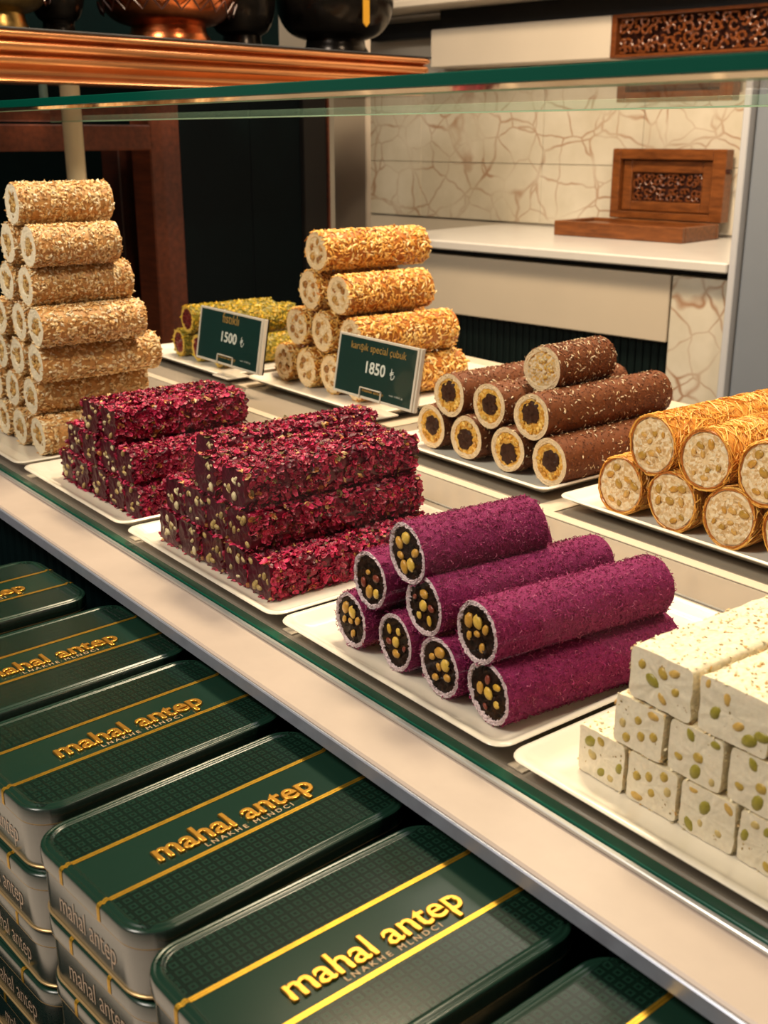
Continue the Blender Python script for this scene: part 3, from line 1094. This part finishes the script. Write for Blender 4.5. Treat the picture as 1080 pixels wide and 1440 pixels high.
PUR_NUTS = None
def kind_purple(v, L=0.16):
    global PUR_NUTS
    if PUR_NUTS is None:
        PUR_NUTS = [nut_mesh('nut', M['nut'], 0.0062, 0.0018, 0.0040, 300, lin(208, 164, 52)), nut_mesh('nut', M['nut'], 0.0052, 0.0018, 0.0036, 301, lin(196, 146, 58)),
                    nut_mesh('nut', M['nut'], 0.0044, 0.0017, 0.0040, 302, lin(216, 178, 76)), nut_mesh('nut', M['nut'], 0.0044, 0.0016, 0.0032, 303, lin(128, 58, 42))]
    P = prof_round(0.0222, 310 + v, 0.035)
    me, G = body_mesh('purple_roll', P, L, M['purple'], lin(132, 34, 88), lin(224, 204, 210), 0.85, 320 + v, 0.0007, 120, 130, 420.0, 0.0012, 0.0005)
    o = link('purple_roll', me)
    m = MB()
    scatter(m, P, L, 4200, 'curl', 0.0013, 0.0007, 0.6, PUR, [4, 3, 3, 1.2], 330 + v)
    stuff(link('coating', m.mesh('coating', M['purple'], False), o))
    link('filling', fill_mesh('filling', P, 0.87, M['jelly_dark'], [lin(36, 20, 14), lin(26, 14, 11), lin(46, 26, 18)], 340 + v, 0.0014, 0.0009), o)
    place_nuts(o, 6, 0.0130, 0.0046, None, 350 + v, 0.0004, mesh_pool=PUR_NUTS)
    return o

def kind_choco(v, L=0.215, pale=False):
    P = prof_round(0.0270, 410 + v, 0.03)
    ring_c = lin(230, 204, 164)
    me, G = body_mesh('chocolate_roll', P, L, M['choco'], lin(110, 60, 28), ring_c, 0.76, 420 + v, 0.0006, 64, 60, 350.0, 0.0012, 0.0005)
    o = link('chocolate_roll', me)
    m = MB()
    scatter(m, P, L, 2000, 'seed', 0.0017, 0.0006, 0.5, CHO, [3, 3, 2, 2], 430 + v)
    scatter(m, P, L, 330, 'sliver', 0.0020, 0.0014, 0.3, [lin(226, 206, 172), lin(206, 176, 130)], [2, 1], 435 + v, shade=0.15)
    stuff(link('coating', m.mesh('coating', M['choco'], False), o))
    if pale:
        link('filling', fill_mesh('filling', P, 0.83, M['paste'], [lin(226, 204, 170), lin(206, 176, 128), lin(216, 170, 90)], 440 + v, 0.0010, 0.0010), o)
        m = MB()
        joined_nuts(m, 16, 0.014, 0.014, 0.0034, [lin(216, 172, 80), lin(226, 200, 150)], 450 + v, 0.0004)
        stuff(link('nut_pieces', m.mesh('nut_pieces', M['nut'], True, 80), o))
        return o
    link('filling', fill_mesh('filling', P, 0.79, M['paste'], [lin(214, 160, 62), lin(196, 138, 46), lin(226, 184, 100)], 440 + v, 0.0012, 0.0008), o)
    # dark chocolate core, a lumpy disc off centre
    q = np.random.default_rng(460 + v)
    cx, cz = q.uniform(-0.002, 0.003), q.uniform(0.0, 0.005)
    f = wob(470 + v, 6, 3.4)
    rings = []
    for k, (fr_, yy) in enumerate(((1.0, 0.0012), (0.92, -0.0006), (0.6, -0.0012), (0.25, -0.0010))):
        rings.append([(cx + 0.0132 * fr_ * (1 + 0.30 * float(f(math.cos(u) * 1.5, math.sin(u) * 1.5))) * math.cos(u), yy + q.normal(0, 0.0009), cz + 0.0132 * fr_ * (1 + 0.30 * float(f(math.cos(u) * 1.5, math.sin(u) * 1.5))) * math.sin(u)) for u in np.linspace(2 * PI, 0, 24, endpoint=False)])
    m = MB()
    m.loft(rings, False, True, col=lin(62, 36, 24))
    link('chocolate_core', m.mesh('chocolate_core', M['jelly_dark'], True, 70), o)
    m = MB()
    for k in range(9):
        a = q.uniform(PI * 0.9, PI * 2.1)
        mm_ = MB()
        joined_nuts(mm_, 1, 0.0005, 0.0005, 0.0042, [lin(222, 166, 58), lin(232, 190, 96), lin(204, 142, 44)], 480 + v * 10 + k, 0.0004)
        W = mm_.V[0] + np.array((0.0165 * math.cos(a), 0, 0.0165 * math.sin(a)))
        m.add(W, mm_.F, mm_.C[0])
    stuff(link('nut_pieces', m.mesh('nut_pieces', M['nut'], True, 80), o))
    return o

KAD_NUTS = None
def kind_kadayif(v, L=0.23):
    global KAD_NUTS
    if KAD_NUTS is None:
        KAD_NUTS = [nut_mesh('nut', M['nut'], 0.0058, 0.0016, 0.0036, 500, lin(196, 144, 58)), nut_mesh('nut', M['nut'], 0.0050, 0.0016, 0.0040, 501, lin(180, 138, 56)),
                    nut_mesh('nut', M['nut'], 0.0046, 0.0015, 0.0030, 502, lin(206, 160, 84))]
    P = prof_round(0.0288, 510 + v, 0.04)
    me, G = body_mesh('pastry_roll', P, L, M['paste'], lin(206, 142, 60), lin(222, 192, 148), 0.55, 520 + v, 0.0008, 56, 36, 200.0, 0.0012, 0.0006)
    o = link('pastry_roll', me)
    q = np.random.default_rng(530 + v)
    m = MB()
    ns = 1050
    for i in range(ns):
        t0 = q.uniform(0, 6.28)
        y0 = q.uniform(-0.002, L)
        dt = q.normal(0, 0.9)
        dy = q.normal(0, 0.018)
        bow = q.normal(0, 0.35)
        K = 7
        P_ = []
        lift = q.uniform(0.0002, 0.0022)
        for k in range(K):
            s = k / (K - 1)
            t = t0 + dt * s + bow * math.sin(PI * s)
            y = min(max(y0 + dy * s + 0.006 * math.sin(PI * s * 1.5) * np.sign(bow), -0.0015), L + 0.001)
            r = float(P(t)) + lift + 0.0004 * math.sin(7 * s + i)
            P_.append((r * math.cos(t), y, r * math.sin(t)))
        c = np.array(KAD[q.choice(4, p=[0.4, 0.25, 0.25, 0.1])], float)
        m.tube(P_, 0.00055, 3, col=c, cap=False)
    # a few loops around the front rim
    for i in range(9):
        rr = 0.0288 + q.uniform(-0.0012, 0.0010)
        t0 = q.uniform(0, 6.28)
        P_ = [(float(P(t)) * rr / 0.0288 * math.cos(t), -0.0006 + q.normal(0, 0.0005), float(P(t)) * rr / 0.0288 * math.sin(t)) for t in np.linspace(t0, t0 + q.uniform(2, 5), 14)]
        m.tube(P_, 0.0006, 3, col=lin(184, 108, 40), cap=False)
    stuff(link('pastry_strands', m.mesh('pastry_strands', M['strand'], True, 80), o))
    link('filling', fill_mesh('filling', P, 0.9, M['paste'], [lin(226, 198, 154), lin(206, 168, 116), lin(234, 214, 180)], 540 + v, -0.0004, 0.0010, 10, 44), o)
    place_nuts(o, 8, 0.0200, 0.0046, None, 550 + v, -0.0010, mesh_pool=KAD_NUTS)
    return o

def kind_pistachio(v, L=0.17):
    P = prof_round(0.0225, 610 + v, 0.04)
    me, G = body_mesh('pistachio_roll', P, L, M['paste'], lin(120, 106, 20), lin(206, 170, 70), 0.78, 620 + v, 0.0008, 48, 40)
    o = link('pistachio_roll', me)
    m = MB()
    scatter(m, P, L, 1900, 'seed', 0.0038, 0.0013, 0.4, PIS, [4, 3, 3, 2, 1.5], 630 + v)
    stuff(link('coating', m.mesh('coating', M['pist'], False), o))
    link('filling', fill_mesh('filling', P, 0.83, M['jelly'], [lin(96, 20, 16), lin(72, 12, 12), lin(120, 34, 22)], 640 + v, 0.0006, 0.0010), o)
    return o

NOU_NUTS = None
def kind_nougat(v, wd=0.0375, ht=0.0325, L=0.175):
    global NOU_NUTS
    if NOU_NUTS is None:
        NOU_NUTS = [nut_mesh('pistachio', M['nut'], 0.0050, 0.0016, 0.0034, 700, lin(146, 136, 50)), nut_mesh('pistachio', M['nut'], 0.0040, 0.0016, 0.0032, 701, lin(178, 150, 66)),
                    nut_mesh('pistachio', M['nut'], 0.0046, 0.0016, 0.0028, 702, lin(196, 160, 84)), nut_mesh('pistachio', M['nut'], 0.0032, 0.0015, 0.0026, 703, lin(190, 168, 110))]
    P = prof_box(wd - 0.0012, ht - 0.0010, 14.0)
    me, G = body_mesh('nougat_bar', P, L, M['nougat'], lin(234, 222, 192), lin(222, 212, 192), 0.002, 710 + v, 0.0011, 88, 60, 330.0, 0.0012, 0.00035)
    o = link('nougat_bar', me)
    q = np.random.default_rng(720 + v)
    got = []
    tr = 0
    while len(got) < 6 and tr < 300:
        tr += 1
        p = np.array((q.uniform(-wd * 0.40, wd * 0.40), q.uniform(-ht * 0.38, ht * 0.38)))
        if all(np.linalg.norm(p - g) > 0.0085 for g in got):
            got.append(p)
    for p in got:
        n_ = link('pistachio', NOU_NUTS[q.integers(0, 4)], o, (p[0], 0.0008, p[1]), (0, q.uniform(0, 6.28), 0))
        n_.scale = (q.uniform(0.8, 1.2),) * 3
    m = MB()
    joined_nuts(m, 34, wd * 0.44, ht * 0.43, 0.0011, [lin(170, 140, 90), lin(150, 128, 70), lin(206, 186, 140)], 730 + v, 0.0008, True)
    # crumbs and small bits bedded in the top and sides
    scatter(m, P, L, 110, 'seed', 0.0016, 0.0004, 0.3, [lin(196, 178, 110), lin(214, 196, 150), lin(176, 156, 84)], [2, 3, 1], 740 + v)
    scatter(m, P, L, 800, 'seed', 0.0017, 0.0005, 0.5, [lin(240, 226, 190), lin(234, 204, 150), lin(222, 176, 106)], [5, 1, 0.7], 745 + v)
    stuff(link('nut_crumbs', m.mesh('nut_crumbs', M['nut'], True, 80), o))
    return o

def protos(fn, n, **kw):
    L_ = [fn(v, **kw) for v in range(n)]
    PROTO.extend(L_)
    return L_

def put(proto, x, y, z, yaw, label, cat, group, spin=0.0, s=(1, 1, 1)):
    o = copy_tree(proto)
    o.location = (x, y, z)
    o.rotation_euler = (Matrix.Rotation(math.radians(-yaw), 3, 'Z') @ Matrix.Rotation(spin, 3, 'Y')).to_euler()
    o.scale = s
    return tag(o, label, cat, group)

ORD = ['first', 'second', 'third', 'fourth', 'fifth', 'sixth', 'seventh']
def rowname(r, nr):
    if r == 0:
        return 'bottom row'
    if r == nr - 1:
        return 'top row'
    return ORD[r] + ' row up'

def pile(pro, rows, yaw, desc, pile_name, cat, group, rnd, jit=0.0015, spinning=True, lens=None):
    """rows: list of (z axis, [(x, y), ...]) from the bottom up, x from left to right in the picture"""
    nr = len(rows)
    for r, (z, pts) in enumerate(rows):
        n = len(pts)
        for i, (x, y) in enumerate(pts):
            if n == 1:
                where = 'alone'
            elif i == 0:
                where = 'leftmost'
            elif i == n - 1:
                where = 'rightmost'
            else:
                where = ORD[i] + ' from left'
            lab = '%s, %s in %s of %s' % (desc, where, rowname(r, nr), pile_name)
            put(rnd.choice(pro), x, y + rnd.uniform(-jit, jit), z, yaw + rnd.uniform(-0.8, 0.8), lab, cat, group,
                rnd.uniform(0, 6.28) if spinning else rnd.choice((0, PI)), (1, lens[r] if lens else 1, 1))

R_ = random.Random(11)
# --- tall sesame pile
P_ses = protos(kind_sesame, 3)
sz = [FLOOR + 0.0245 + 0.0460 * i for i in range(7)]
ses = [(sz[0], [(-1.452, 0.492), (-1.391, 0.492), (-1.330, 0.492)]), (sz[1], [(-1.468, 0.494), (-1.410, 0.494), (-1.350, 0.494)]),
       (sz[2], [(-1.435, 0.492), (-1.376, 0.492), (-1.318, 0.492)]), (sz[3], [(-1.412, 0.490), (-1.354, 0.490), (-1.297, 0.490)]),
       (sz[4], [(-1.376, 0.490), (-1.317, 0.490)]), (sz[5], [(-1.360, 0.490), (-1.302, 0.490)]), (sz[6], [(-1.338, 0.492)])]
pile(P_ses, ses, 0, 'pale sesame roll', 'the tall pile', 'sweet', 'sesame rolls in the tall pile', R_, lens=[1.1, 1.15, 1.2, 1.02, 0.98, 0.82, 0.9])
# --- golden almond pile
P_alm = protos(kind_almond, 3)
az = [FLOOR + 0.0305, FLOOR + 0.0905 + 0.002, FLOOR + 0.152, FLOOR + 0.212]
alm = [(az[0], [(-1.523, 0.977), (-1.458, 0.977), (-1.393, 0.977), (-1.328, 0.977)]), (az[1], [(-1.484, 0.977), (-1.412, 0.977), (-1.338, 0.977)]),
       (az[2], [(-1.448, 0.977), (-1.372, 0.977)]), (az[3], [(-1.422, 0.975)])]
pile(P_alm, alm, 2, 'golden almond roll', 'the almond pile', 'sweet', 'golden almond rolls', R_, lens=[1.03, 0.98, 0.86, 1.05])
# --- pistachio rolls
P_pis = protos(kind_pistachio, 2)
pz = FLOOR + 0.0245
pis = [(pz, [(-1.816, 0.945), (-1.747, 0.945), (-1.678, 0.945)]), (pz + 0.046, [(-1.781, 0.945), (-1.712, 0.945)])]
pile(P_pis, pis, 2, 'green pistachio roll', 'the pistachio pile', 'sweet', 'pistachio rolls', R_)
# --- chocolate rolls
P_cho = protos(kind_choco, 3)
cz = FLOOR + 0.0285
cho = [(cz, [(-1.057, 0.893), (-0.988, 0.893), (-0.918, 0.893), (-0.850, 0.893)]), (cz + 0.0465, [(-1.021, 0.893), (-0.950, 0.893), (-0.880, 0.893)])]
pile(P_cho, cho, 0, 'brown chocolate roll', 'the chocolate pile', 'sweet', 'chocolate rolls', R_, spinning=False)
P_top = protos(kind_choco, 1, L=0.105, pale=True)
put(P_top[0], -0.908, 0.935, cz + 0.0465 * 2 - 0.002, -4, 'short brown chocolate roll with pale nutty centre lying on top of its pile', 'sweet', 'chocolate rolls')
# --- shredded pastry rolls
P_kad = protos(kind_kadayif, 3)
kz = FLOOR + 0.0305
kad = [(kz, [(-0.738, 0.885), (-0.671, 0.885), (-0.604, 0.885), (-0.538, 0.885)]), (kz + 0.0505, [(-0.702, 0.885), (-0.636, 0.885), (-0.571, 0.885)])]
pile(P_kad, kad, 0, 'shredded pastry roll', 'the pastry pile', 'sweet', 'shredded pastry rolls', R_)
# --- purple rolls
P_pur = protos(kind_purple, 3)
uz = FLOOR + 0.0235
pur = [(uz, [(-0.645, 0.469), (-0.593, 0.469), (-0.542, 0.469), (-0.493, 0.469)]), (uz + 0.0398, [(-0.622, 0.469), (-0.560, 0.469), (-0.504, 0.469)])]
pile(P_pur, pur, 5, 'purple powdered roll', 'the purple pile', 'sweet', 'purple rolls', R_)
P_ps = protos(lambda v: kind_purple(v + 5, 0.112), 1)
put(P_ps[0], -0.579, 0.469, uz + 0.0735, 5, 'shorter purple powdered roll resting on top of the purple pile', 'sweet', 'purple rolls', 1.0)
# --- larger red bar pile
P_ros = protos(kind_rose, 4)
rz = FLOOR + 0.0180
HB = 0.0365
big = [(rz, [(-0.939, 0.466), (-0.898, 0.466), (-0.857, 0.466), (-0.816, 0.466), (-0.775, 0.466)]),
       (rz + HB, [(-0.921, 0.466), (-0.882, 0.466), (-0.843, 0.466), (-0.804, 0.466)]),
       (rz + 2 * HB, [(-0.916, 0.497), (-0.855, 0.463), (-0.812, 0.466)])]
pile(P_ros, big, 0, 'dark red bar', 'the larger red pile', 'sweet', 'red bars in the larger pile', R_, spinning=False)
# --- smaller red bar pile
P_ros2 = protos(lambda v: kind_rose(v + 10, 0.155), 3)
sml = [(rz, [(-1.202, 0.475), (-1.160, 0.475), (-1.118, 0.475), (-1.076, 0.475), (-1.034, 0.475)]),
       (rz + HB, [(-1.176, 0.475), (-1.132, 0.475), (-1.088, 0.475), (-1.045, 0.475)]),
       (rz + 2 * HB, [(-1.122, 0.473), (-1.081, 0.475)])]
pile(P_ros2, sml, 0, 'crimson bar', 'the smaller red pile', 'sweet', 'red bars in the smaller pile', R_, spinning=False)
# --- nougat
P_nou = protos(kind_nougat, 4)
P_nout = protos(lambda v: kind_nougat(v + 6, 0.0455, 0.0335), 2)
nz_ = FLOOR + 0.0165
nou = [(nz_, [(-0.398, 0.475), (-0.3585, 0.475), (-0.3195, 0.475), (-0.2805, 0.475), (-0.2415, 0.475)]),
       (nz_ + 0.0328, [(-0.371, 0.475), (-0.331, 0.475), (-0.291, 0.475), (-0.251, 0.475)])]
pile(P_nou, nou, 1, 'white nougat bar', 'the nougat pile', 'sweet', 'nougat bars', R_, spinning=False, jit=0.0008)
put(P_nout[0], -0.3585, 0.475, nz_ + 0.0664, 1.5, 'white nougat bar with pistachios, left of the pair on top', 'sweet', 'nougat bars')
put(P_nout[1], -0.3095, 0.475, nz_ + 0.0664, 1.0, 'white nougat bar with pistachios, right of the pair on top', 'sweet', 'nougat bars')
put(P_nou[1], -0.266, 0.475, nz_ + 0.0656, 0, 'narrow white nougat bar on top at the frame edge', 'sweet', 'nougat bars')

for p_ in PROTO:
    drop_tree(p_)

# ------------------------------------------------------------------ price signs
def sign(x0, y0, z0, wd, ht, title, tw, price, small, label, extra=None):
    o = tag(empty('price_sign', (x0 + wd / 2, y0, z0)), label, 'sign', 'price signs')
    lean = math.radians(-10)
    face = Matrix.Translation((0, 0, 0)) @ Matrix.Rotation(lean, 4, 'X')
    def lk(name, me, mat4):
        c = link(name, me, o)
        c.matrix_local = mat4
        return c
    hx = wd / 2
    e = 0.0035
    lk('card', MB().box(-hx + e, hx - e, -0.0006, 0.0006, e, ht - e).mesh('card', M['card'], False), face)
    frm = MB()
    frm.bbox(-hx, -hx + e, -0.0016, 0.0016, 0, ht, 0.0004)
    frm.bbox(hx - e, hx, -0.0016, 0.0016, 0, ht, 0.0004)
    frm.bbox(-hx + e, hx - e, -0.0016, 0.0016, ht - e, ht, 0.0004)
    frm.bbox(-hx + e, hx - e, -0.0016, 0.0016, 0, e, 0.0004)
    lk('acrylic_rim', frm.mesh('acrylic_rim', M['acr_edge'], True, 30), face)
    cl = MB()
    V = [(-hx + e, 0, e), (hx - e, 0, e), (hx - e, 0, ht - e), (-hx + e, 0, ht - e)]
    cl.add(V, [(0, 1, 2, 3)])
    lk('clear_cover', cl.mesh('clear_cover', M['acrylic'], False), face @ Matrix.Translation((0, -0.0014, 0)))
    bk = MB().bbox(-hx + 0.004, hx + 0.004, 0.006, 0.0085, 0.0, ht, 0.0004)
    lk('back_sheet', bk.mesh('back_sheet', M['acrylic'], False), face)
    sd = MB().bbox(hx + 0.001, hx + 0.004, 0.0, 0.006, 0.0, ht, 0.0004)
    lk('side_rim', sd.mesh('side_rim', M['acr_edge'], True, 30), face)
    up = face @ Matrix.Translation((0, -0.0011, 0)) @ Matrix.Rotation(PI / 2, 4, 'X')
    def tx(name, body, mat, width, height, x, z, **kw):
        me = text_mesh(name, body, mat, width, height, **kw)
        lk(name, me, up @ Matrix.Translation((x, z, 0)))
    tx('product_name', title, M['card_gold'], tw, None, 0.002, ht * 0.775, weight=0.0)
    tx('price_figures', price, M['card_white'], wd * 0.245, 0.0165, 0.0, ht * 0.43, weight=0.02)
    lira(lk, up, wd * 0.21, ht * 0.42, 0.0150)
    tx('shop_name', 'mahal antep', M['card_gold'], wd * 0.27, 0.0060, 0.002, ht * 0.12, weight=0.015)
    tx('small_print', small, M['card_white'], wd * 0.16, 0.0030, hx * 0.60, ht * 0.155)
    # stand: clip in front, foot plate beneath
    ft = MB()
    ft.bbox(-0.024, 0.024, -0.012, 0.03, -z0 + 0.0185, -z0 + 0.0210, 0.0008)
    link('foot', ft.mesh('foot', M['acr_edge'], True, 30), o)
    us = MB().add([(-0.024, 0, -z0 + 0.0212), (0.024, 0, -z0 + 0.0212), (0.024, 0, 0.001), (-0.024, 0, 0.001)], [(0, 1, 2, 3)])
    link('upright', us.mesh('upright', M['acrylic'], False), o)
    cp_ = MB()
    for bx in ((-0.024, -0.0228, 0, 0.016), (0.0228, 0.024, 0, 0.016), (-0.024, 0.024, 0.0145, 0.016)):
        cp_.box(bx[0], bx[1], -0.0045, -0.0028, bx[2], bx[3])
    lk('front_clip', cp_.mesh('front_clip', M['acr_edge'], False), face)
    return o
M['acr_edge'] = plain('acrylic_edge', lin(200, 192, 178), 0.25)

def lira(lk, up, x, z, hh):
    """lira sign drawn as a stem with two bars and a bowl"""
    m = MB()
    s = hh
    m.tube([(0, 0.95 * s, 0), (0, 0.08 * s, 0), (0.10 * s, 0.0, 0)], 0.055 * s, 6)
    arc = [(0.10 * s + 0.36 * s * math.sin(a), 0.36 * s - 0.36 * s * math.cos(a), 0) for a in np.linspace(0, 1.7, 9)]
    m.tube(arc, 0.055 * s, 6)
    m.tube([(-0.2 * s, 0.50 * s, 0), (0.30 * s, 0.68 * s, 0)], 0.05 * s, 6)
    m.tube([(-0.2 * s, 0.34 * s, 0), (0.30 * s, 0.52 * s, 0)], 0.05 * s, 6)
    V = np.concatenate(m.V)
    me = m.mesh('lira_symbol', M['card_white'], True, 60)
    co = np.array(V)
    co[:, 2] *= 0.2
    me.vertices.foreach_set('co', co.ravel())
    me.update()
    lk('lira_symbol', me, up @ Matrix.Translation((x, z, 0)))

sign(-1.657, 0.893, 0.037, 0.190, 0.085, 'fıstıklı', 0.050, '1500', 'net 1000 g', 'dark green 1500 price sign in front of pistachio rolls')
sign(-1.297, 0.915, 0.040, 0.176, 0.084, 'karışık special çubuk', 0.122, '1850', 'net 1000 g', 'dark green 1850 price sign in front of golden almond rolls')

# ------------------------------------------------------------------ gift tins
TW, TL, TH = 0.134, 0.207, 0.047
LIDP = [(0.0, 0.0350), (0.0, 0.0440), (0.0005, 0.0452), (0.0015, 0.0460), (0.0024, 0.0461), (0.0030, 0.0457), (0.0038, 0.0458), (0.0046, 0.0466), (0.0058, 0.0468), (0.0068, 0.0464), (0.0076, 0.0458), (0.0086, 0.0458)]
def tin_meshes():
    rr = lambda o, z: ring(rrect(TW - 2 * o, TL - 2 * o, 0.024 - o, 9), z)
    b = MB().loft([rr(0.004, 0.0), rr(0.0022, 0.0006), rr(0.0018, 0.002), rr(0.0018, 0.0345)])
    l = MB().loft([rr(o, z) for o, z in LIDP[:3]], True, False, 1)
    l.loft([rr(o, z) for o, z in LIDP[2:]], False, True, 0)
    def bead(o, z, r, name):
        m = MB().tube(rr(o, z), r, 6, closed=True)
        return m.mesh(name, M['gold_bead'], True, 80)
    strip = []
    pf = [(y, z) for y, z in [(-TL / 2 + o, z) for o, z in LIDP]]
    pth = [(y - (0.0003 if i < 3 else 0.0), z + (0.0003 if i >= 2 else 0)) for i, (y, z) in enumerate(pf)]
    pth = pth + [(-y, z) for y, z in reversed(pth)]
    sts = []
    for x in (-0.0222, 0.0222):
        st = MB()
        sts.append(st)
        for k in (-1, 1):
            xa, xb = x + k * 0.0009 - 0.0008, x + k * 0.0009 + 0.0008
            rings = [[(xa, y, z), (xb, y, z)] for y, z in pth]
            st.loft(rings, False, False, closed=False)
    return (b.mesh('tin_body', M['tin_side'], True, 35), l.mesh('lid', [M['tin_lid'], M['tin_side']], True, 50), bead(0.0016, 0.0012, 0.0009, 'base_seam'),
            bead(0.0008, 0.0347, 0.0009, 'lid_seam'), [q_.mesh('gold_stripe', M['gold'], True, 50) for q_ in sts])
tb_, tl_, ts0, ts1, tst = tin_meshes()
brand = text_mesh('shop_lettering', 'mahal antep', M['gold_letter'], 0.118, 0.0235, weight=0.012, extrude=0.0007, bevel=0.0005)
sub = text_mesh('small_lettering', 'LNAKHE MLNDCI', M['faint_gold'], 0.066, 0.0040, weight=0.0, space=1.5, extrude=0.0001)
endt = text_mesh('end_lettering', 'mahal antep', M['rose_gold'], 0.066, 0.019, weight=-0.01)
def tin_proto():
    o = D.objects.new('gift_tin', tb_)
    COL.objects.link(o)
    link('base_seam', ts0, o)
    lid = link('lid', tl_, o)
    link('lid_seam', ts1, o)
    for q_ in tst:
        link('gold_stripe', q_, lid)
    link('shop_lettering', brand, lid, (0.0125, 0.002, 0.0464), (0, 0, PI / 2))
    link('small_lettering', sub, lid, (0.0178, 0.006, 0.0461), (0, 0, PI / 2))
    link('end_lettering', endt, o, (0.002, -TL / 2 + 0.0014, 0.011), (PI / 2, 0, 0))
    return o
tp_ = tin_proto()
TOP = -0.0225
stacks = [(-1.000, 0.279, 3.0, 'farthest left stack, beyond all others'), (-0.841, 0.299, 4.0, 'second stack from the far left end'),
          (-0.696, 0.300, 4.5, 'middle stack whose letters face the ledge centre'), (-0.5475, 0.300, 4.5, 'stack just behind the nearest full one'),
          (-0.4015, 0.300, 2.0, 'nearest full stack in front'), (-0.2505, 0.300, 2.0, 'stack cut off at the bottom right')]
SHORT = ['farthest left stack', 'second stack from the far end', 'third stack from the far end', 'second nearest full stack', 'nearest full stack', 'bottom right corner stack']
LEV = ['topmost', 'second from top', 'third from top', 'fourth from top', 'lowest']
rt = random.Random(4)
for si, (x, y, rot, _) in enumerate(stacks):
    for k in range(5):
        o = copy_tree(tp_)
        dx, dy, dr = (0, 0, 0) if k == 0 else (rt.uniform(-0.003, 0.003), rt.uniform(-0.003, 0.003), rt.uniform(-1, 1))
        if si == 4 and k == 1:
            dx, dy = 0.002, 0.004
        o.location = (x + dx, y + dy, TOP - 0.047 - k * 0.0474)
        o.rotation_euler = (0, 0, math.radians(rot + dr))
        tag(o, 'green gift tin, %s of the %s' % (LEV[k], SHORT[si]), 'tin', 'green gift tins')
drop_tree(tp_)
SZ = TOP - 0.047 - 4 * 0.0474
sh = MB().bbox(-3.0, 0.6, 0.10, 0.411, SZ - 0.03, SZ - 0.0003, 0.002)
tag(link('tin_shelf', sh.mesh('tin_shelf', M['black_green'], True, 30)), 'dark low shelf carrying the stacks of green tins', 'shelf')
